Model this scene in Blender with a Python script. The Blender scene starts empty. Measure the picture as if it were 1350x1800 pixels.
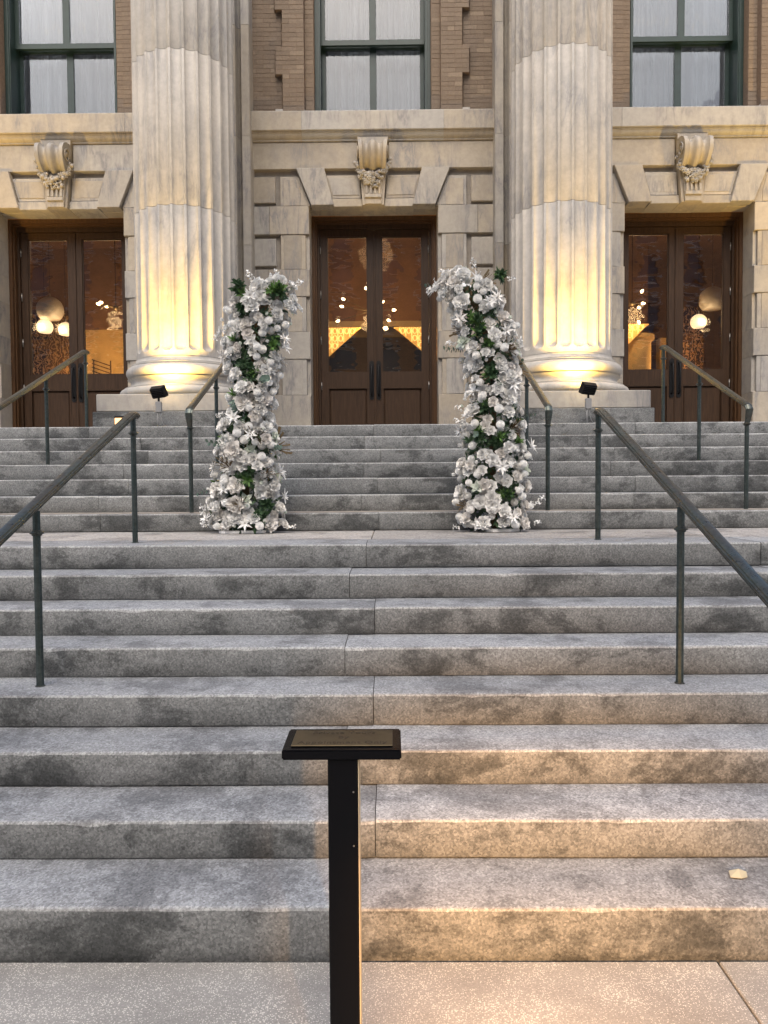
import bpy, bmesh, math, random
from mathutils import Vector, Matrix, noise
R = math.radians
random.seed(7)
SC = bpy.context.scene
COL = SC.collection

# ------------------------------------------------------------------ camera, sky, sun, exposure
cam_d = bpy.data.cameras.new("camera"); cam = bpy.data.objects.new("camera", cam_d); COL.objects.link(cam)
pitch, yaw, roll = 0.0360, 0.0086, -0.0068
cp, sp, cy_, sy_ = math.cos(pitch), math.sin(pitch), math.cos(yaw), math.sin(yaw)
fwd = Vector((-sy_*cp, cy_*cp, -sp)); rgt = Vector((cy_, sy_, 0)); upv = rgt.cross(fwd)
r2 = math.cos(roll)*rgt + math.sin(roll)*upv; u2 = -math.sin(roll)*rgt + math.cos(roll)*upv
cam.matrix_world = Matrix(((r2.x, u2.x, -fwd.x, .235), (r2.y, u2.y, -fwd.y, 0), (r2.z, u2.z, -fwd.z, 1.582), (0, 0, 0, 1)))
cam_d.sensor_fit = 'VERTICAL'; cam_d.sensor_height = 36; cam_d.lens = 36*1300/1800
cam_d.clip_end = 500; cam_d.clip_start = .05
SC.camera = cam

world = bpy.data.worlds.new("World"); SC.world = world; world.use_nodes = True
wn = world.node_tree; wn.nodes.clear()
SUN_EL, SUN_AZ = R(52), R(186)          # its light spread wide by cloud
sky = wn.nodes.new('ShaderNodeTexSky'); sky.sky_type = 'NISHITA'; sky.sun_disc = False
sky.sun_elevation = SUN_EL; sky.sun_rotation = SUN_AZ; sky.dust_density = 4.5; sky.air_density = .9; sky.ozone_density = .5
bg = wn.nodes.new('ShaderNodeBackground'); bg.inputs['Strength'].default_value = .11
wo = wn.nodes.new('ShaderNodeOutputWorld')
wn.links.new(sky.outputs[0], bg.inputs[0]); wn.links.new(bg.outputs[0], wo.inputs[0])
sun_d = bpy.data.lights.new("sun", 'SUN'); sun_d.energy = .52; sun_d.angle = R(70); sun_d.color = (.96, 1, .95)
sun = bpy.data.objects.new("sun", sun_d); COL.objects.link(sun)
sd = Vector((math.sin(SUN_AZ)*math.cos(SUN_EL), math.cos(SUN_AZ)*math.cos(SUN_EL), math.sin(SUN_EL)))
sun.rotation_euler = sd.to_track_quat('Z', 'Y').to_euler()
SC.view_settings.view_transform = 'Standard'; SC.view_settings.look = 'None'
SC.view_settings.exposure = 1.12; SC.view_settings.gamma = 1; SC.view_settings.use_curve_mapping = False

# ------------------------------------------------------------------ materials
def mat(name):
    m = bpy.data.materials.new(name); m.use_nodes = True; return m
def nd(m, t, **kw):
    n = m.node_tree.nodes.new(t)
    for k, v in kw.items():
        if k.startswith('i_'): n.inputs[k[2:].replace('_', ' ')].default_value = v
        else: setattr(n, k, v)
    return n
def ln(m, a, b): m.node_tree.links.new(a, b)
def bsdf(m): return m.node_tree.nodes['Principled BSDF']
def coords(m, scale=1, rnd=40., vec='Object'):
    tc = nd(m, 'ShaderNodeTexCoord'); oi = nd(m, 'ShaderNodeObjectInfo')
    mul = nd(m, 'ShaderNodeVectorMath', operation='SCALE'); mul.inputs[0].default_value = (rnd, rnd*.7, rnd*1.3)
    ln(m, oi.outputs['Random'], mul.inputs['Scale'])
    add = nd(m, 'ShaderNodeVectorMath', operation='ADD'); ln(m, tc.outputs[vec], add.inputs[0]); ln(m, mul.outputs[0], add.inputs[1])
    return add.outputs[0], oi
def noi(m, v, scale, det=4, rough=.55, dist=0, sc3=None):
    if sc3:
        mp = nd(m, 'ShaderNodeMapping'); mp.inputs['Scale'].default_value = sc3; ln(m, v, mp.inputs['Vector']); v = mp.outputs[0]
    n = nd(m, 'ShaderNodeTexNoise'); n.inputs['Scale'].default_value = scale; n.inputs['Detail'].default_value = det
    n.inputs['Roughness'].default_value = rough; n.inputs['Distortion'].default_value = dist
    ln(m, v, n.inputs['Vector']); return n.outputs['Fac']
def ramp(m, f, stops):
    r = nd(m, 'ShaderNodeValToRGB'); e = r.color_ramp.elements
    while len(e) < len(stops): e.new(.5)
    for i, (p, c) in enumerate(stops):
        e[i].position = p; e[i].color = (c, c, c, 1) if isinstance(c, (int, float)) else (*c, 1)
    ln(m, f, r.inputs[0]); return r.outputs[0]
def mix(m, f, a, b, mode='MIX'):
    x = nd(m, 'ShaderNodeMix', data_type='RGBA', blend_type=mode)
    for s, v in ((x.inputs[0], f), (x.inputs[6], a), (x.inputs[7], b)):
        if isinstance(v, (int, float)): s.default_value = v
        elif isinstance(v, tuple): s.default_value = (*v, 1)
        else: ln(m, v, s)
    return x.outputs[2]
def bump(m, h, strength, dist=.01):
    b = nd(m, 'ShaderNodeBump'); b.inputs['Strength'].default_value = strength; b.inputs['Distance'].default_value = dist
    ln(m, h, b.inputs['Height']); ln(m, b.outputs[0], bsdf(m).inputs['Normal'])

def m_marble(name, base=(.47, .41, .325), vein=(.20, .195, .20), amt=.9, lo_t=.82):
    m = mat(name); v, oi = coords(m)
    warp = noi(m, v, 1.6, 3)
    w2 = nd(m, 'ShaderNodeVectorMath', operation='MULTIPLY_ADD'); ln(m, v, w2.inputs[0]); w2.inputs[1].default_value = (1, 1, 1)
    cmb = nd(m, 'ShaderNodeCombineXYZ'); ln(m, warp, cmb.inputs[0]); ln(m, warp, cmb.inputs[2]); ln(m, cmb.outputs[0], w2.inputs[2])
    cloud = ramp(m, noi(m, w2.outputs[0], 2.2, 5, .6), [(.3, 0.), (.75, 1.)])
    mp0 = nd(m, 'ShaderNodeMapping'); mp0.inputs['Rotation'].default_value = (0, R(28), R(10)); mp0.inputs['Scale'].default_value = (2.6, 1.2, .55); ln(m, v, mp0.inputs['Vector'])
    n1 = noi(m, mp0.outputs[0], 1.7, 8, .66, .35)
    vv = ramp(m, n1, [(.40, 0.), (.47, .5), (.50, 1.), (.525, .45), (.62, 0.)])
    mask = ramp(m, noi(m, v, 1.5, 3), [(.40, 0.), (.60, 1.)])
    mm = nd(m, 'ShaderNodeMath', operation='MULTIPLY'); ln(m, vv, mm.inputs[0]); ln(m, mask, mm.inputs[1])
    m3 = nd(m, 'ShaderNodeMath', operation='MULTIPLY'); ln(m, mm.outputs[0], m3.inputs[0]); m3.inputs[1].default_value = amt
    c0 = mix(m, cloud, base, tuple(x*.80 for x in base))
    tone = nd(m, 'ShaderNodeMapRange'); ln(m, oi.outputs['Random'], tone.inputs[0]); tone.inputs[3].default_value = lo_t; tone.inputs[4].default_value = 1.05
    c0 = mix(m, 1., c0, tone.outputs[0], 'MULTIPLY')
    wn_ = nd(m, 'ShaderNodeTexWhiteNoise', noise_dimensions='1D'); ln(m, oi.outputs['Random'], wn_.inputs['W'])
    hs = ramp(m, wn_.outputs['Value'], [(.35, 0.), (1., .75)]); c0 = mix(m, hs, c0, (base[0]*.86, base[0]*.84, base[0]*.80))
    grime = ramp(m, noi(m, v, 14, 6, .7), [(.35, .86), (.6, 1.)])
    c0 = mix(m, 1., c0, grime, 'MULTIPLY')
    c1 = mix(m, m3.outputs[0], c0, vein)
    ln(m, c1, bsdf(m).inputs['Base Color']); bsdf(m).inputs['Roughness'].default_value = .55
    bump(m, noi(m, v, 60, 4, .7), .12, .004); return m

def m_granite(name, base=(.27, .272, .28), stain=(.10, .103, .11), speck=90, edge=.3):
    m = mat(name); v, oi = coords(m)
    st = ramp(m, noi(m, v, 1.9, 9, .72, .2, (1, 1, 1.5)), [(.39, .95), (.45, .7), (.485, .2), (.55, 0.)])
    # dirt also gathers along the bottom of each block's face
    tc = nd(m, 'ShaderNodeTexCoord'); sx = nd(m, 'ShaderNodeSeparateXYZ'); ln(m, tc.outputs['Object'], sx.inputs[0])
    low = nd(m, 'ShaderNodeMapRange'); ln(m, sx.outputs[2], low.inputs[0]); low.inputs[1].default_value = -.01; low.inputs[2].default_value = -.078; low.inputs[3].default_value = 0; low.inputs[4].default_value = .5
    lm = nd(m, 'ShaderNodeMath', operation='MULTIPLY'); ln(m, low.outputs[0], lm.inputs[0]); ln(m, ramp(m, noi(m, v, 3.5, 5, .7), [(.42, 0.), (.6, 1.)]), lm.inputs[1])
    mx = nd(m, 'ShaderNodeMath', operation='MAXIMUM'); ln(m, st, mx.inputs[0]); ln(m, lm.outputs[0], mx.inputs[1])
    wet = ramp(m, noi(m, v, 9, 5, .7), [(.3, .82), (.7, 1.1)])
    c = mix(m, mx.outputs[0], base, stain)
    c = mix(m, 1., c, wet, 'MULTIPLY')
    # worn, paler wheel of foot traffic in long streaks
    c = mix(m, ramp(m, noi(m, v, 5, 5, .7, 0, (.35, 2.2, 1)), [(.52, 0.), (.72, .35)]), c, (.34, .345, .35))
    sp1 = nd(m, 'ShaderNodeTexVoronoi'); sp1.inputs['Scale'].default_value = speck*1.4; ln(m, v, sp1.inputs['Vector'])
    sg = ramp(m, sp1.outputs['Color'], [(.1, .62), (.5, 1.), (.92, 1.5)])
    n2 = ramp(m, noi(m, v, speck*2, 3, .7), [(.3, .7), (.72, 1.35)])
    c = mix(m, .85, c, sg, 'MULTIPLY'); c = mix(m, .8, c, n2, 'MULTIPLY')
    tone = nd(m, 'ShaderNodeMapRange'); ln(m, oi.outputs['Random'], tone.inputs[0]); tone.inputs[3].default_value = .85; tone.inputs[4].default_value = 1.12
    c = mix(m, 1., c, tone.outputs[0], 'MULTIPLY')
    ln(m, c, bsdf(m).inputs['Base Color']); bsdf(m).inputs['Roughness'].default_value = .72
    bump(m, noi(m, v, speck*1.6, 4, .75), .35, .003); return m

def m_plain(name, c, rough=.5, metal=0, nscale=0, namt=.25, bumpk=0, spec=.5, sc3=None):
    m = mat(name); b = bsdf(m); b.inputs['Roughness'].default_value = rough; b.inputs['Metallic'].default_value = metal
    b.inputs['Specular IOR Level'].default_value = spec
    if nscale:
        v, oi = coords(m)
        f = noi(m, v, nscale, 5, .6, 0, sc3)
        cc = mix(m, ramp(m, f, [(.3, 0.), (.7, 1.)]), tuple(x*(1-namt) for x in c), tuple(min(1, x*(1+namt)) for x in c))
        ln(m, cc, b.inputs['Base Color'])
        if bumpk: bump(m, f, bumpk, .003)
    else: b.inputs['Base Color'].default_value = (*c, 1)
    return m
def m_emit(name, c, s):
    m = mat(name); b = bsdf(m); b.inputs['Base Color'].default_value = (*c, 1)
    b.inputs['Emission Color'].default_value = (*c, 1); b.inputs['Emission Strength'].default_value = s; return m
def m_glass(name, refl, tint=(1, 1, 1), wave=.25, wscale=3.0, sc3=(1, 1, 2.5)):
    m = mat(name); m.node_tree.nodes.remove(bsdf(m)); out = m.node_tree.nodes['Material Output']
    t = nd(m, 'ShaderNodeBsdfTransparent'); t.inputs[0].default_value = (*tint, 1)
    g = nd(m, 'ShaderNodeBsdfGlossy'); g.inputs['Roughness'].default_value = .01; g.inputs[0].default_value = (.95, .95, .95, 1)
    v, oi = coords(m); b = nd(m, 'ShaderNodeBump'); b.inputs['Strength'].default_value = wave; b.inputs['Distance'].default_value = .02
    ln(m, noi(m, v, wscale, 2, .5, 0, sc3), b.inputs['Height']); ln(m, b.outputs[0], g.inputs['Normal'])
    fr = nd(m, 'ShaderNodeFresnel'); fr.inputs['IOR'].default_value = 1.52
    mu = nd(m, 'ShaderNodeMath', operation='MULTIPLY_ADD'); ln(m, fr.outputs[0], mu.inputs[0]); mu.inputs[1].default_value = .9; mu.inputs[2].default_value = refl; mu.use_clamp = True
    x = nd(m, 'ShaderNodeMixShader'); ln(m, mu.outputs[0], x.inputs[0]); ln(m, t.outputs[0], x.inputs[1]); ln(m, g.outputs[0], x.inputs[2])
    ln(m, x.outputs[0], out.inputs[0]); return m
def m_pavement():
    m = mat('exposed_aggregate'); v, oi = coords(m, rnd=3)
    vo = nd(m, 'ShaderNodeTexVoronoi'); vo.inputs['Scale'].default_value = 165; ln(m, v, vo.inputs['Vector'])
    thr = ramp(m, noi(m, v, 5, 4, .65), [(.3, .20), (.7, .46)])
    gt = nd(m, 'ShaderNodeMath', operation='LESS_THAN'); ln(m, vo.outputs['Distance'], gt.inputs[0]); ln(m, thr, gt.inputs[1])
    sel = nd(m, 'ShaderNodeSeparateColor'); ln(m, vo.outputs['Color'], sel.inputs[0])
    g2 = nd(m, 'ShaderNodeMath', operation='GREATER_THAN'); ln(m, sel.outputs[0], g2.inputs[0]); g2.inputs[1].default_value = .34
    mm = nd(m, 'ShaderNodeMath', operation='MULTIPLY'); ln(m, gt.outputs[0], mm.inputs[0]); ln(m, g2.outputs[0], mm.inputs[1])
    base = mix(m, ramp(m, noi(m, v, 2.5, 6, .65), [(.3, 0.), (.7, 1.)]), (.24, .228, .21), (.35, .335, .31))
    base = mix(m, .6, base, ramp(m, noi(m, v, 160, 3, .7), [(.3, .6), (.7, 1.35)]), 'MULTIPLY')
    c = mix(m, mm.outputs[0], base, (.62, .585, .53))
    ln(m, c, bsdf(m).inputs['Base Color']); bsdf(m).inputs['Roughness'].default_value = .6
    bump(m, mm.outputs[0], .3, .002); return m
def m_brick():
    m = mat('brown_brick'); v, oi = coords(m)
    t = ramp(m, oi.outputs['Random'], [(0., (.185, .143, .105)), (.5, (.205, .157, .116)), (.86, (.22, .172, .128)), (.94, (.27, .215, .16)), (1., (.18, .137, .10))])
    f = ramp(m, noi(m, v, 40, 5, .7), [(.3, .8), (.7, 1.15)])
    c = mix(m, 1., t, f, 'MULTIPLY'); ln(m, c, bsdf(m).inputs['Base Color']); bsdf(m).inputs['Roughness'].default_value = .85
    bump(m, noi(m, v, 90, 4, .7), .4, .003); return m
def m_brickstuff():
    m = mat('brown_brick_field'); v, oi = coords(m, rnd=0)
    sx = nd(m, 'ShaderNodeNewGeometry')
    c = mix(m, ramp(m, sx.outputs['Random Per Island'], [(0., 0.), (1., 1.)]), (.185, .141, .104), (.22, .17, .125))
    f = ramp(m, noi(m, v, 40, 5, .7), [(.3, .8), (.7, 1.15)])
    c = mix(m, 1., c, f, 'MULTIPLY'); ln(m, c, bsdf(m).inputs['Base Color']); bsdf(m).inputs['Roughness'].default_value = .85; return m
def m_wood(name, c1, c2, rough=.42):
    m = mat(name); v, oi = coords(m)
    f = noi(m, v, 7, 6, .65, .6, (6, 6, .5))
    c = mix(m, ramp(m, f, [(.3, 0.), (.7, 1.)]), c1, c2)
    ln(m, c, bsdf(m).inputs['Base Color']); bsdf(m).inputs['Roughness'].default_value = rough; bsdf(m).inputs['Specular IOR Level'].default_value = .28; bump(m, f, .12, .002); return m
def m_petal(name, c, c2):
    m = mat(name); v, oi = coords(m, rnd=5)
    cc = mix(m, oi.outputs['Random'], c, c2)
    cc = mix(m, 1., cc, ramp(m, noi(m, v, 3, 3), [(.3, .88), (.7, 1.0)]), 'MULTIPLY')
    b = bsdf(m); ln(m, cc, b.inputs['Base Color']); b.inputs['Roughness'].default_value = .62; b.inputs['Specular IOR Level'].default_value = .25
    tr = nd(m, 'ShaderNodeBsdfTranslucent'); ln(m, cc, tr.inputs[0]); ms = nd(m, 'ShaderNodeMixShader'); ms.inputs[0].default_value = .12
    ln(m, b.outputs[0], ms.inputs[1]); ln(m, tr.outputs[0], ms.inputs[2]); ln(m, ms.outputs[0], m.node_tree.nodes['Material Output'].inputs[0])
    return m

MARB = m_marble('veined_marble')
MARB_W = m_marble('pale_marble', (.54, .50, .44), (.22, .22, .23), .62, .975)
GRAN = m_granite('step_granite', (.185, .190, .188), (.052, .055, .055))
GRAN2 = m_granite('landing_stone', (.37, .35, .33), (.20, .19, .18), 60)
GRANT = m_granite('worn_skylit_tread_granite', (.30, .31, .322), (.155, .16, .168)); GRANE = m_granite('worn_lit_edge_granite', (.36, .365, .36), (.2, .2, .2)); PAVE = m_pavement(); BRICK = m_brick(); BRICKS = m_brickstuff()  # treads and edges paler than risers: skylight and edge highlight painted over wear
CHAN = m_plain('channel_stone', (.30, .27, .235), .8, 0, 6, .2)
MORT = m_plain('brick_mortar', (.20, .145, .105), .95, 0, 30, .2)
WOOD = m_wood('dark_door_wood', (.028, .0155, .009), (.062, .034, .019), .45)
WOOD2 = m_wood('casing_wood', (.05, .025, .012), (.10, .050, .022), .5)
def m_bronze(name, a, b, rough):
    m = mat(name); v, oi = coords(m)
    f = ramp(m, noi(m, v, 6, 6, .7, .5), [(.42, 0.), (.6, 1.)]); c = mix(m, f, a, b)
    c = mix(m, 1., c, ramp(m, noi(m, v, 45, 5, .75), [(.3, .65), (.7, 1.25)]), 'MULTIPLY')
    ln(m, c, bsdf(m).inputs['Base Color']); bsdf(m).inputs['Metallic'].default_value = .75
    ln(m, ramp(m, noi(m, v, 25, 4, .7), [(.3, rough-.1), (.7, rough+.14)]), bsdf(m).inputs['Roughness']); return m
RAIL = m_bronze('patinated_bronze', (.10, .095, .08), (.085, .105, .10), .32)
POSTM = m_bronze('dark_bronze_post', (.06, .078, .074), (.08, .095, .09), .40)
BLACK = m_plain('black_powder_coat', (.006, .006, .007), .5, 0, 60, .2, 0, .3)
GBLACK = m_plain('black_gloss_paint', (.004, .004, .005), .22, 0, 0, 0, 0, .12)
BRONZE = m_plain('brass_plate', (.115, .088, .050), .42, .7, 12, .3)
LETTER = m_plain('engraved_letter', (.045, .032, .02), .6)
GREENF = m_plain('dark_green_paint', (.016, .036, .032), .4, 0, 10, .2)
GLASS_D = m_glass('old_wavy_glass', .12, (.97, .95, .92), .16, 2.2, (1, 1, 2.2))
GLASS_W = m_glass('window_glass', .008, (.93, .95, .97), .12, 2.0, (1.5, 1, 1))
CURT = m_plain('sheer_curtain', (.215, .222, .225), .9, 0, 3, .28, 0, .5, (2.2, 1, .04))
GREYBOX = m_plain('grey_junction_box', (.24, .24, .24), .5)
STEEL = m_plain('worn_steel', (.35, .33, .31), .35, .9)
WHITEP = m_plain('white_base_paint', (.78, .79, .80), .4)
PET = m_petal('white_petal', (.94, .94, .92), (.93, .92, .89))
PETC = m_petal('cream_petal', (.94, .92, .88), (.90, .87, .83))
PETG = m_petal('greenish_petal', (.74, .80, .70), (.80, .84, .76))
LEAF = m_plain('fresh_leaf', (.12, .23, .06), .5, 0, 8, .35)
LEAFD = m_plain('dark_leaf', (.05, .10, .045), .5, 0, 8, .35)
LEAFE = m_plain('eucalyptus_leaf', (.10, .15, .115), .6, 0, 8, .3)
TWIG = m_plain('dry_twig', (.11, .075, .035), .8)

# ------------------------------------------------------------------ helpers
WP = {}                                      # world place of every parent
def empty(name, loc, label, cat, group=None, kind=None):
    o = bpy.data.objects.new(name, None); COL.objects.link(o); o.location = loc; o.empty_display_size = .1
    WP[o] = Vector(loc); o['label'] = label
    if cat: o['category'] = cat
    if group: o['group'] = group
    if kind: o['kind'] = kind
    return o
def tag(o, label=None, cat=None, group=None, kind=None):
    for k, v in (('label', label), ('category', cat), ('group', group), ('kind', kind)):
        if v: o[k] = v
    return o
def obj(name, bm, m, parent=None, smooth=False, origin=None):
    """bm holds world coordinates; the object's origin is put at the middle of the mesh"""
    if isinstance(bm, bmesh.types.BMesh):
        me = bpy.data.meshes.new(name)
        bmesh.ops.recalc_face_normals(bm, faces=bm.faces)
        bm.to_mesh(me); bm.free()
    else:
        me = bpy.data.meshes.new(name); me.from_pydata(bm[0], [], bm[1]); me.update()
    vs = me.vertices
    if origin is None:
        lo = Vector([min(v.co[i] for v in vs) for i in range(3)]); hi = Vector([max(v.co[i] for v in vs) for i in range(3)])
        origin = (lo+hi)/2
    origin = Vector(origin)
    me.transform(Matrix.Translation(-origin))
    ms = m if isinstance(m, (list, tuple)) else [m]
    for x in ms: me.materials.append(x)
    if smooth:
        for p in me.polygons: p.use_smooth = True
        if smooth != True: me.set_sharp_from_angle(angle=R(smooth))
    o = bpy.data.objects.new(name, me); COL.objects.link(o)
    WP[o] = origin
    if parent is not None:
        o.parent = parent; o.location = origin-WP[parent]
    else: o.location = origin
    return o
def share(name, me, loc, rot=None, scale=1., parent=None):
    o = bpy.data.objects.new(name, me); COL.objects.link(o); WP[o] = Vector(loc)
    o.location = Vector(loc)-(WP[parent] if parent else Vector())
    if rot is not None: o.rotation_euler = rot
    o.scale = (scale,)*3 if isinstance(scale, (int, float)) else scale
    if parent: o.parent = parent
    return o
def BM(): return bmesh.new()
def box(bm, x0, x1, y0, y1, z0, z1, bev=0, seg=1):
    g = bmesh.ops.create_cube(bm, size=1, matrix=Matrix.Translation(((x0+x1)/2, (y0+y1)/2, (z0+z1)/2)) @ Matrix.Diagonal((x1-x0, y1-y0, z1-z0, 1)))
    if bev:
        es = list({e for v in g['verts'] for e in v.link_edges})
        bmesh.ops.bevel(bm, geom=es, offset=bev, segments=seg, profile=.5, affect='EDGES')
def boxo(name, dims, m, parent, bev=0, smooth=False):
    bm = BM(); box(bm, *dims, bev); return obj(name, bm, m, parent, smooth)
def prism(bm, poly, y0, y1, bev=0):
    """polygon in (x, z), counter-clockwise or not, pushed from y0 to y1"""
    a = [bm.verts.new((x, y0, z)) for x, z in poly]; b = [bm.verts.new((x, y1, z)) for x, z in poly]
    n = len(poly); fs = [bm.faces.new(a), bm.faces.new(b[::-1])]
    for i in range(n): fs.append(bm.faces.new((a[i], b[i], b[(i+1) % n], a[(i+1) % n])))
    if bev:
        bmesh.ops.bevel(bm, geom=list(fs[0].edges), offset=bev, segments=1, affect='EDGES')
def xprism(bm, prof, x0, x1):
    """profile in (y, z) pushed along x"""
    a = [bm.verts.new((x0, y, z)) for y, z in prof]; b = [bm.verts.new((x1, y, z)) for y, z in prof]
    n = len(prof); bm.faces.new(a); bm.faces.new(b[::-1])
    for i in range(n): bm.faces.new((a[i], b[i], b[(i+1) % n], a[(i+1) % n]))
def plate(bm, x0, x1, z0, z1, y0, y1, holes):
    """plate with rectangular holes, one closed connected mesh"""
    xs = sorted({x0, x1, *[h[0] for h in holes], *[h[1] for h in holes]}); zs = sorted({z0, z1, *[h[2] for h in holes], *[h[3] for h in holes]})
    V = {}
    def v(i, j, k):
        if (i, j, k) not in V: V[i, j, k] = bm.verts.new((xs[i], (y0, y1)[k], zs[j]))
        return V[i, j, k]
    def solid(i, j):
        if i < 0 or j < 0 or i >= len(xs)-1 or j >= len(zs)-1: return False
        cx, cz = (xs[i]+xs[i+1])/2, (zs[j]+zs[j+1])/2
        return not any(h[0] < cx < h[1] and h[2] < cz < h[3] for h in holes)
    for i in range(len(xs)-1):
        for j in range(len(zs)-1):
            if not solid(i, j): continue
            bm.faces.new((v(i, j, 0), v(i+1, j, 0), v(i+1, j+1, 0), v(i, j+1, 0)))
            bm.faces.new((v(i, j, 1), v(i, j+1, 1), v(i+1, j+1, 1), v(i+1, j, 1)))
            if not solid(i-1, j): bm.faces.new((v(i, j, 0), v(i, j+1, 0), v(i, j+1, 1), v(i, j, 1)))
            if not solid(i+1, j): bm.faces.new((v(i+1, j, 0), v(i+1, j, 1), v(i+1, j+1, 1), v(i+1, j+1, 0)))
            if not solid(i, j-1): bm.faces.new((v(i, j, 0), v(i, j, 1), v(i+1, j, 1), v(i+1, j, 0)))
            if not solid(i, j+1): bm.faces.new((v(i, j+1, 0), v(i+1, j+1, 0), v(i+1, j+1, 1), v(i, j+1, 1)))
def tube(bm, pts, r, seg=10, cap=True):
    pts = [Vector(p) for p in pts]; rings = []
    rs = r if isinstance(r, (list, tuple)) else [r]*len(pts)
    for i, p in enumerate(pts):
        t = (pts[min(i+1, len(pts)-1)]-pts[max(i-1, 0)]).normalized()
        a = Vector((1, 0, 0)) if abs(t.x) < .9 else Vector((0, 0, 1))
        u = t.cross(a).normalized(); w = t.cross(u)
        rings.append([bm.verts.new(p+rs[i]*(math.cos(2*math.pi*k/seg)*u+math.sin(2*math.pi*k/seg)*w)) for k in range(seg)])
    for a, b in zip(rings, rings[1:]):
        for k in range(seg): bm.faces.new((a[k], a[(k+1) % seg], b[(k+1) % seg], b[k]))
    if cap: bm.faces.new(rings[0][::-1]); bm.faces.new(rings[-1])
def lathe(bm, prof, cx, cy, seg=64, cap=True):
    rings = [[bm.verts.new((cx+r*math.cos(2*math.pi*k/seg), cy+r*math.sin(2*math.pi*k/seg), z)) for k in range(seg)] for r, z in prof]
    for a, b in zip(rings, rings[1:]):
        for k in range(seg): bm.faces.new((a[k], a[(k+1) % seg], b[(k+1) % seg], b[k]))
    if cap: bm.faces.new(rings[0][::-1]); bm.faces.new(rings[-1])
def spot(name, loc, target, energy, color, size, blend, radius, parent=None):
    d = bpy.data.lights.new(name, 'SPOT'); d.energy = energy; d.color = color; d.spot_size = R(size); d.spot_blend = blend; d.shadow_soft_size = radius
    o = bpy.data.objects.new(name, d); COL.objects.link(o)
    o.rotation_euler = (Vector(loc)-Vector(target)).to_track_quat('Z', 'Y').to_euler()
    o.location = Vector(loc)-(WP[parent] if parent else Vector())
    if parent: o.parent = parent
    return o
def point(name, loc, energy, color, radius, parent=None):
    d = bpy.data.lights.new(name, 'POINT'); d.energy = energy; d.color = color; d.shadow_soft_size = radius
    o = bpy.data.objects.new(name, d); COL.objects.link(o); o.location = Vector(loc)-(WP[parent] if parent else Vector())
    if parent: o.parent = parent
    return o

H, T = .148, .321
def zt(n): return .0245+H*n if n else 0.
Y1 = 2.423
def yf(n): return Y1+(n-1)*T if n <= 8 else Y1+7*T+1.484+(n-9)*T

# ------------------------------------------------------------------ pavement
pav = empty('pavement', (0, 0, 0), 'speckled exposed aggregate pavement at the foot of the steps', None, kind='structure')
bm = BM()
for (x0, x1, y0, y1) in ((-60, 60, -60, -3.2),): box(bm, x0, x1, y0, y1, -.3, -.004)
for (x0, x1) in ((-60, -7.2), (7.2, 60)): box(bm, x0, x1, -3.196, 30, -.3, -.004)
obj('pavement_surround', bm, PAVE, pav)
for i in range(6):
    for j in range(2):
        x0 = -6.45+i*2.586-.0; x0 = 1.31-2.586*3+i*2.586
        y0 = -3.19+j*2.8
        boxo('paving_slab', (x0+.004, x0+2.582, y0, y0+2.793, -.3, 0), PAVE, pav, .004)

# ------------------------------------------------------------------ stone steps
steps = empty('stone_steps', (0, Y1, 0), 'broad flight of weathered grey granite steps with a landing halfway', None, kind='structure')
def step_block(name, x0, x1, yf_, yb, z0, z1, m, seed, rough=.006):
    """block with a hand-worn front edge: profile swept along x, edge wandering a little"""
    n = max(6, int((x1-x0)/.045)); vs = []; fs = []
    dy, dz = random.uniform(-.004, .004), random.uniform(-.0025, .0025)
    e = .009
    for i in range(n+1):
        x = x0+(x1-x0)*i/n
        q = noise.noise(Vector((x*1.3, seed*3.7, 0)))*rough+dy
        w = noise.noise(Vector((x*9, seed*5.1, 2)))*.0028+noise.noise(Vector((x*31, seed, 5)))*.0016
        ch = max(0, noise.noise(Vector((x*5, seed*2.2, 9)))-.34)*.035
        ed = e+abs(w)*1.5+ch
        end = min(i, n-i)
        if end == 0: ed += .003
        ys = yf_+q; zz = z1+dz+noise.noise(Vector((x*.8, seed, 11)))*.002
        if end == 0: ys += .004
        prof = [(yb, z0), (ys+.004, z0), (ys, z0+.006), (ys+w*.4, (z0+z1)/2), (ys+w*.5, zz-ed), (ys+ed*.35, zz-ed*.3), (ys+ed*1.1, zz), ((ys+yb)/2, zz-.001+w*.2), (yb, zz)]
        vs += [(x, y, z) for y, z in prof]
    k = 9
    for i in range(n):
        for j in range(k):
            a, b = i*k+j, i*k+(j+1) % k
            fs.append((a, b, b+k, a+k))
    fs.append(tuple(range(k))[::-1]); fs.append(tuple(n*k+j for j in range(k)))
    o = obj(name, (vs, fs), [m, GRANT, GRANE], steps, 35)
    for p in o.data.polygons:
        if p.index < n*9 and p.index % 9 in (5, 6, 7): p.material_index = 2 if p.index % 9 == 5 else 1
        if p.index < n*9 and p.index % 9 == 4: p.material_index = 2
    return o
cxj = {1: (.022,), 2: (.17,), 3: (.03,), 4: (.15,), 5: (.0,), 6: (.145,), 7: (-.01, 2.56), 8: (.08, 2.57),
       9: (-2.19, .14, 2.50), 10: (-2.33, -.02, 2.36), 11: (-2.18, .12, 2.48), 12: (-2.34, -.02, 2.35), 13: (-2.2, .14, 2.48), 14: (-2.38, -.03, 2.3), 15: (-3.05, .06, 2.9)}
XL, XR = -7.1, 7.1
sd_ = 0
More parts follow.
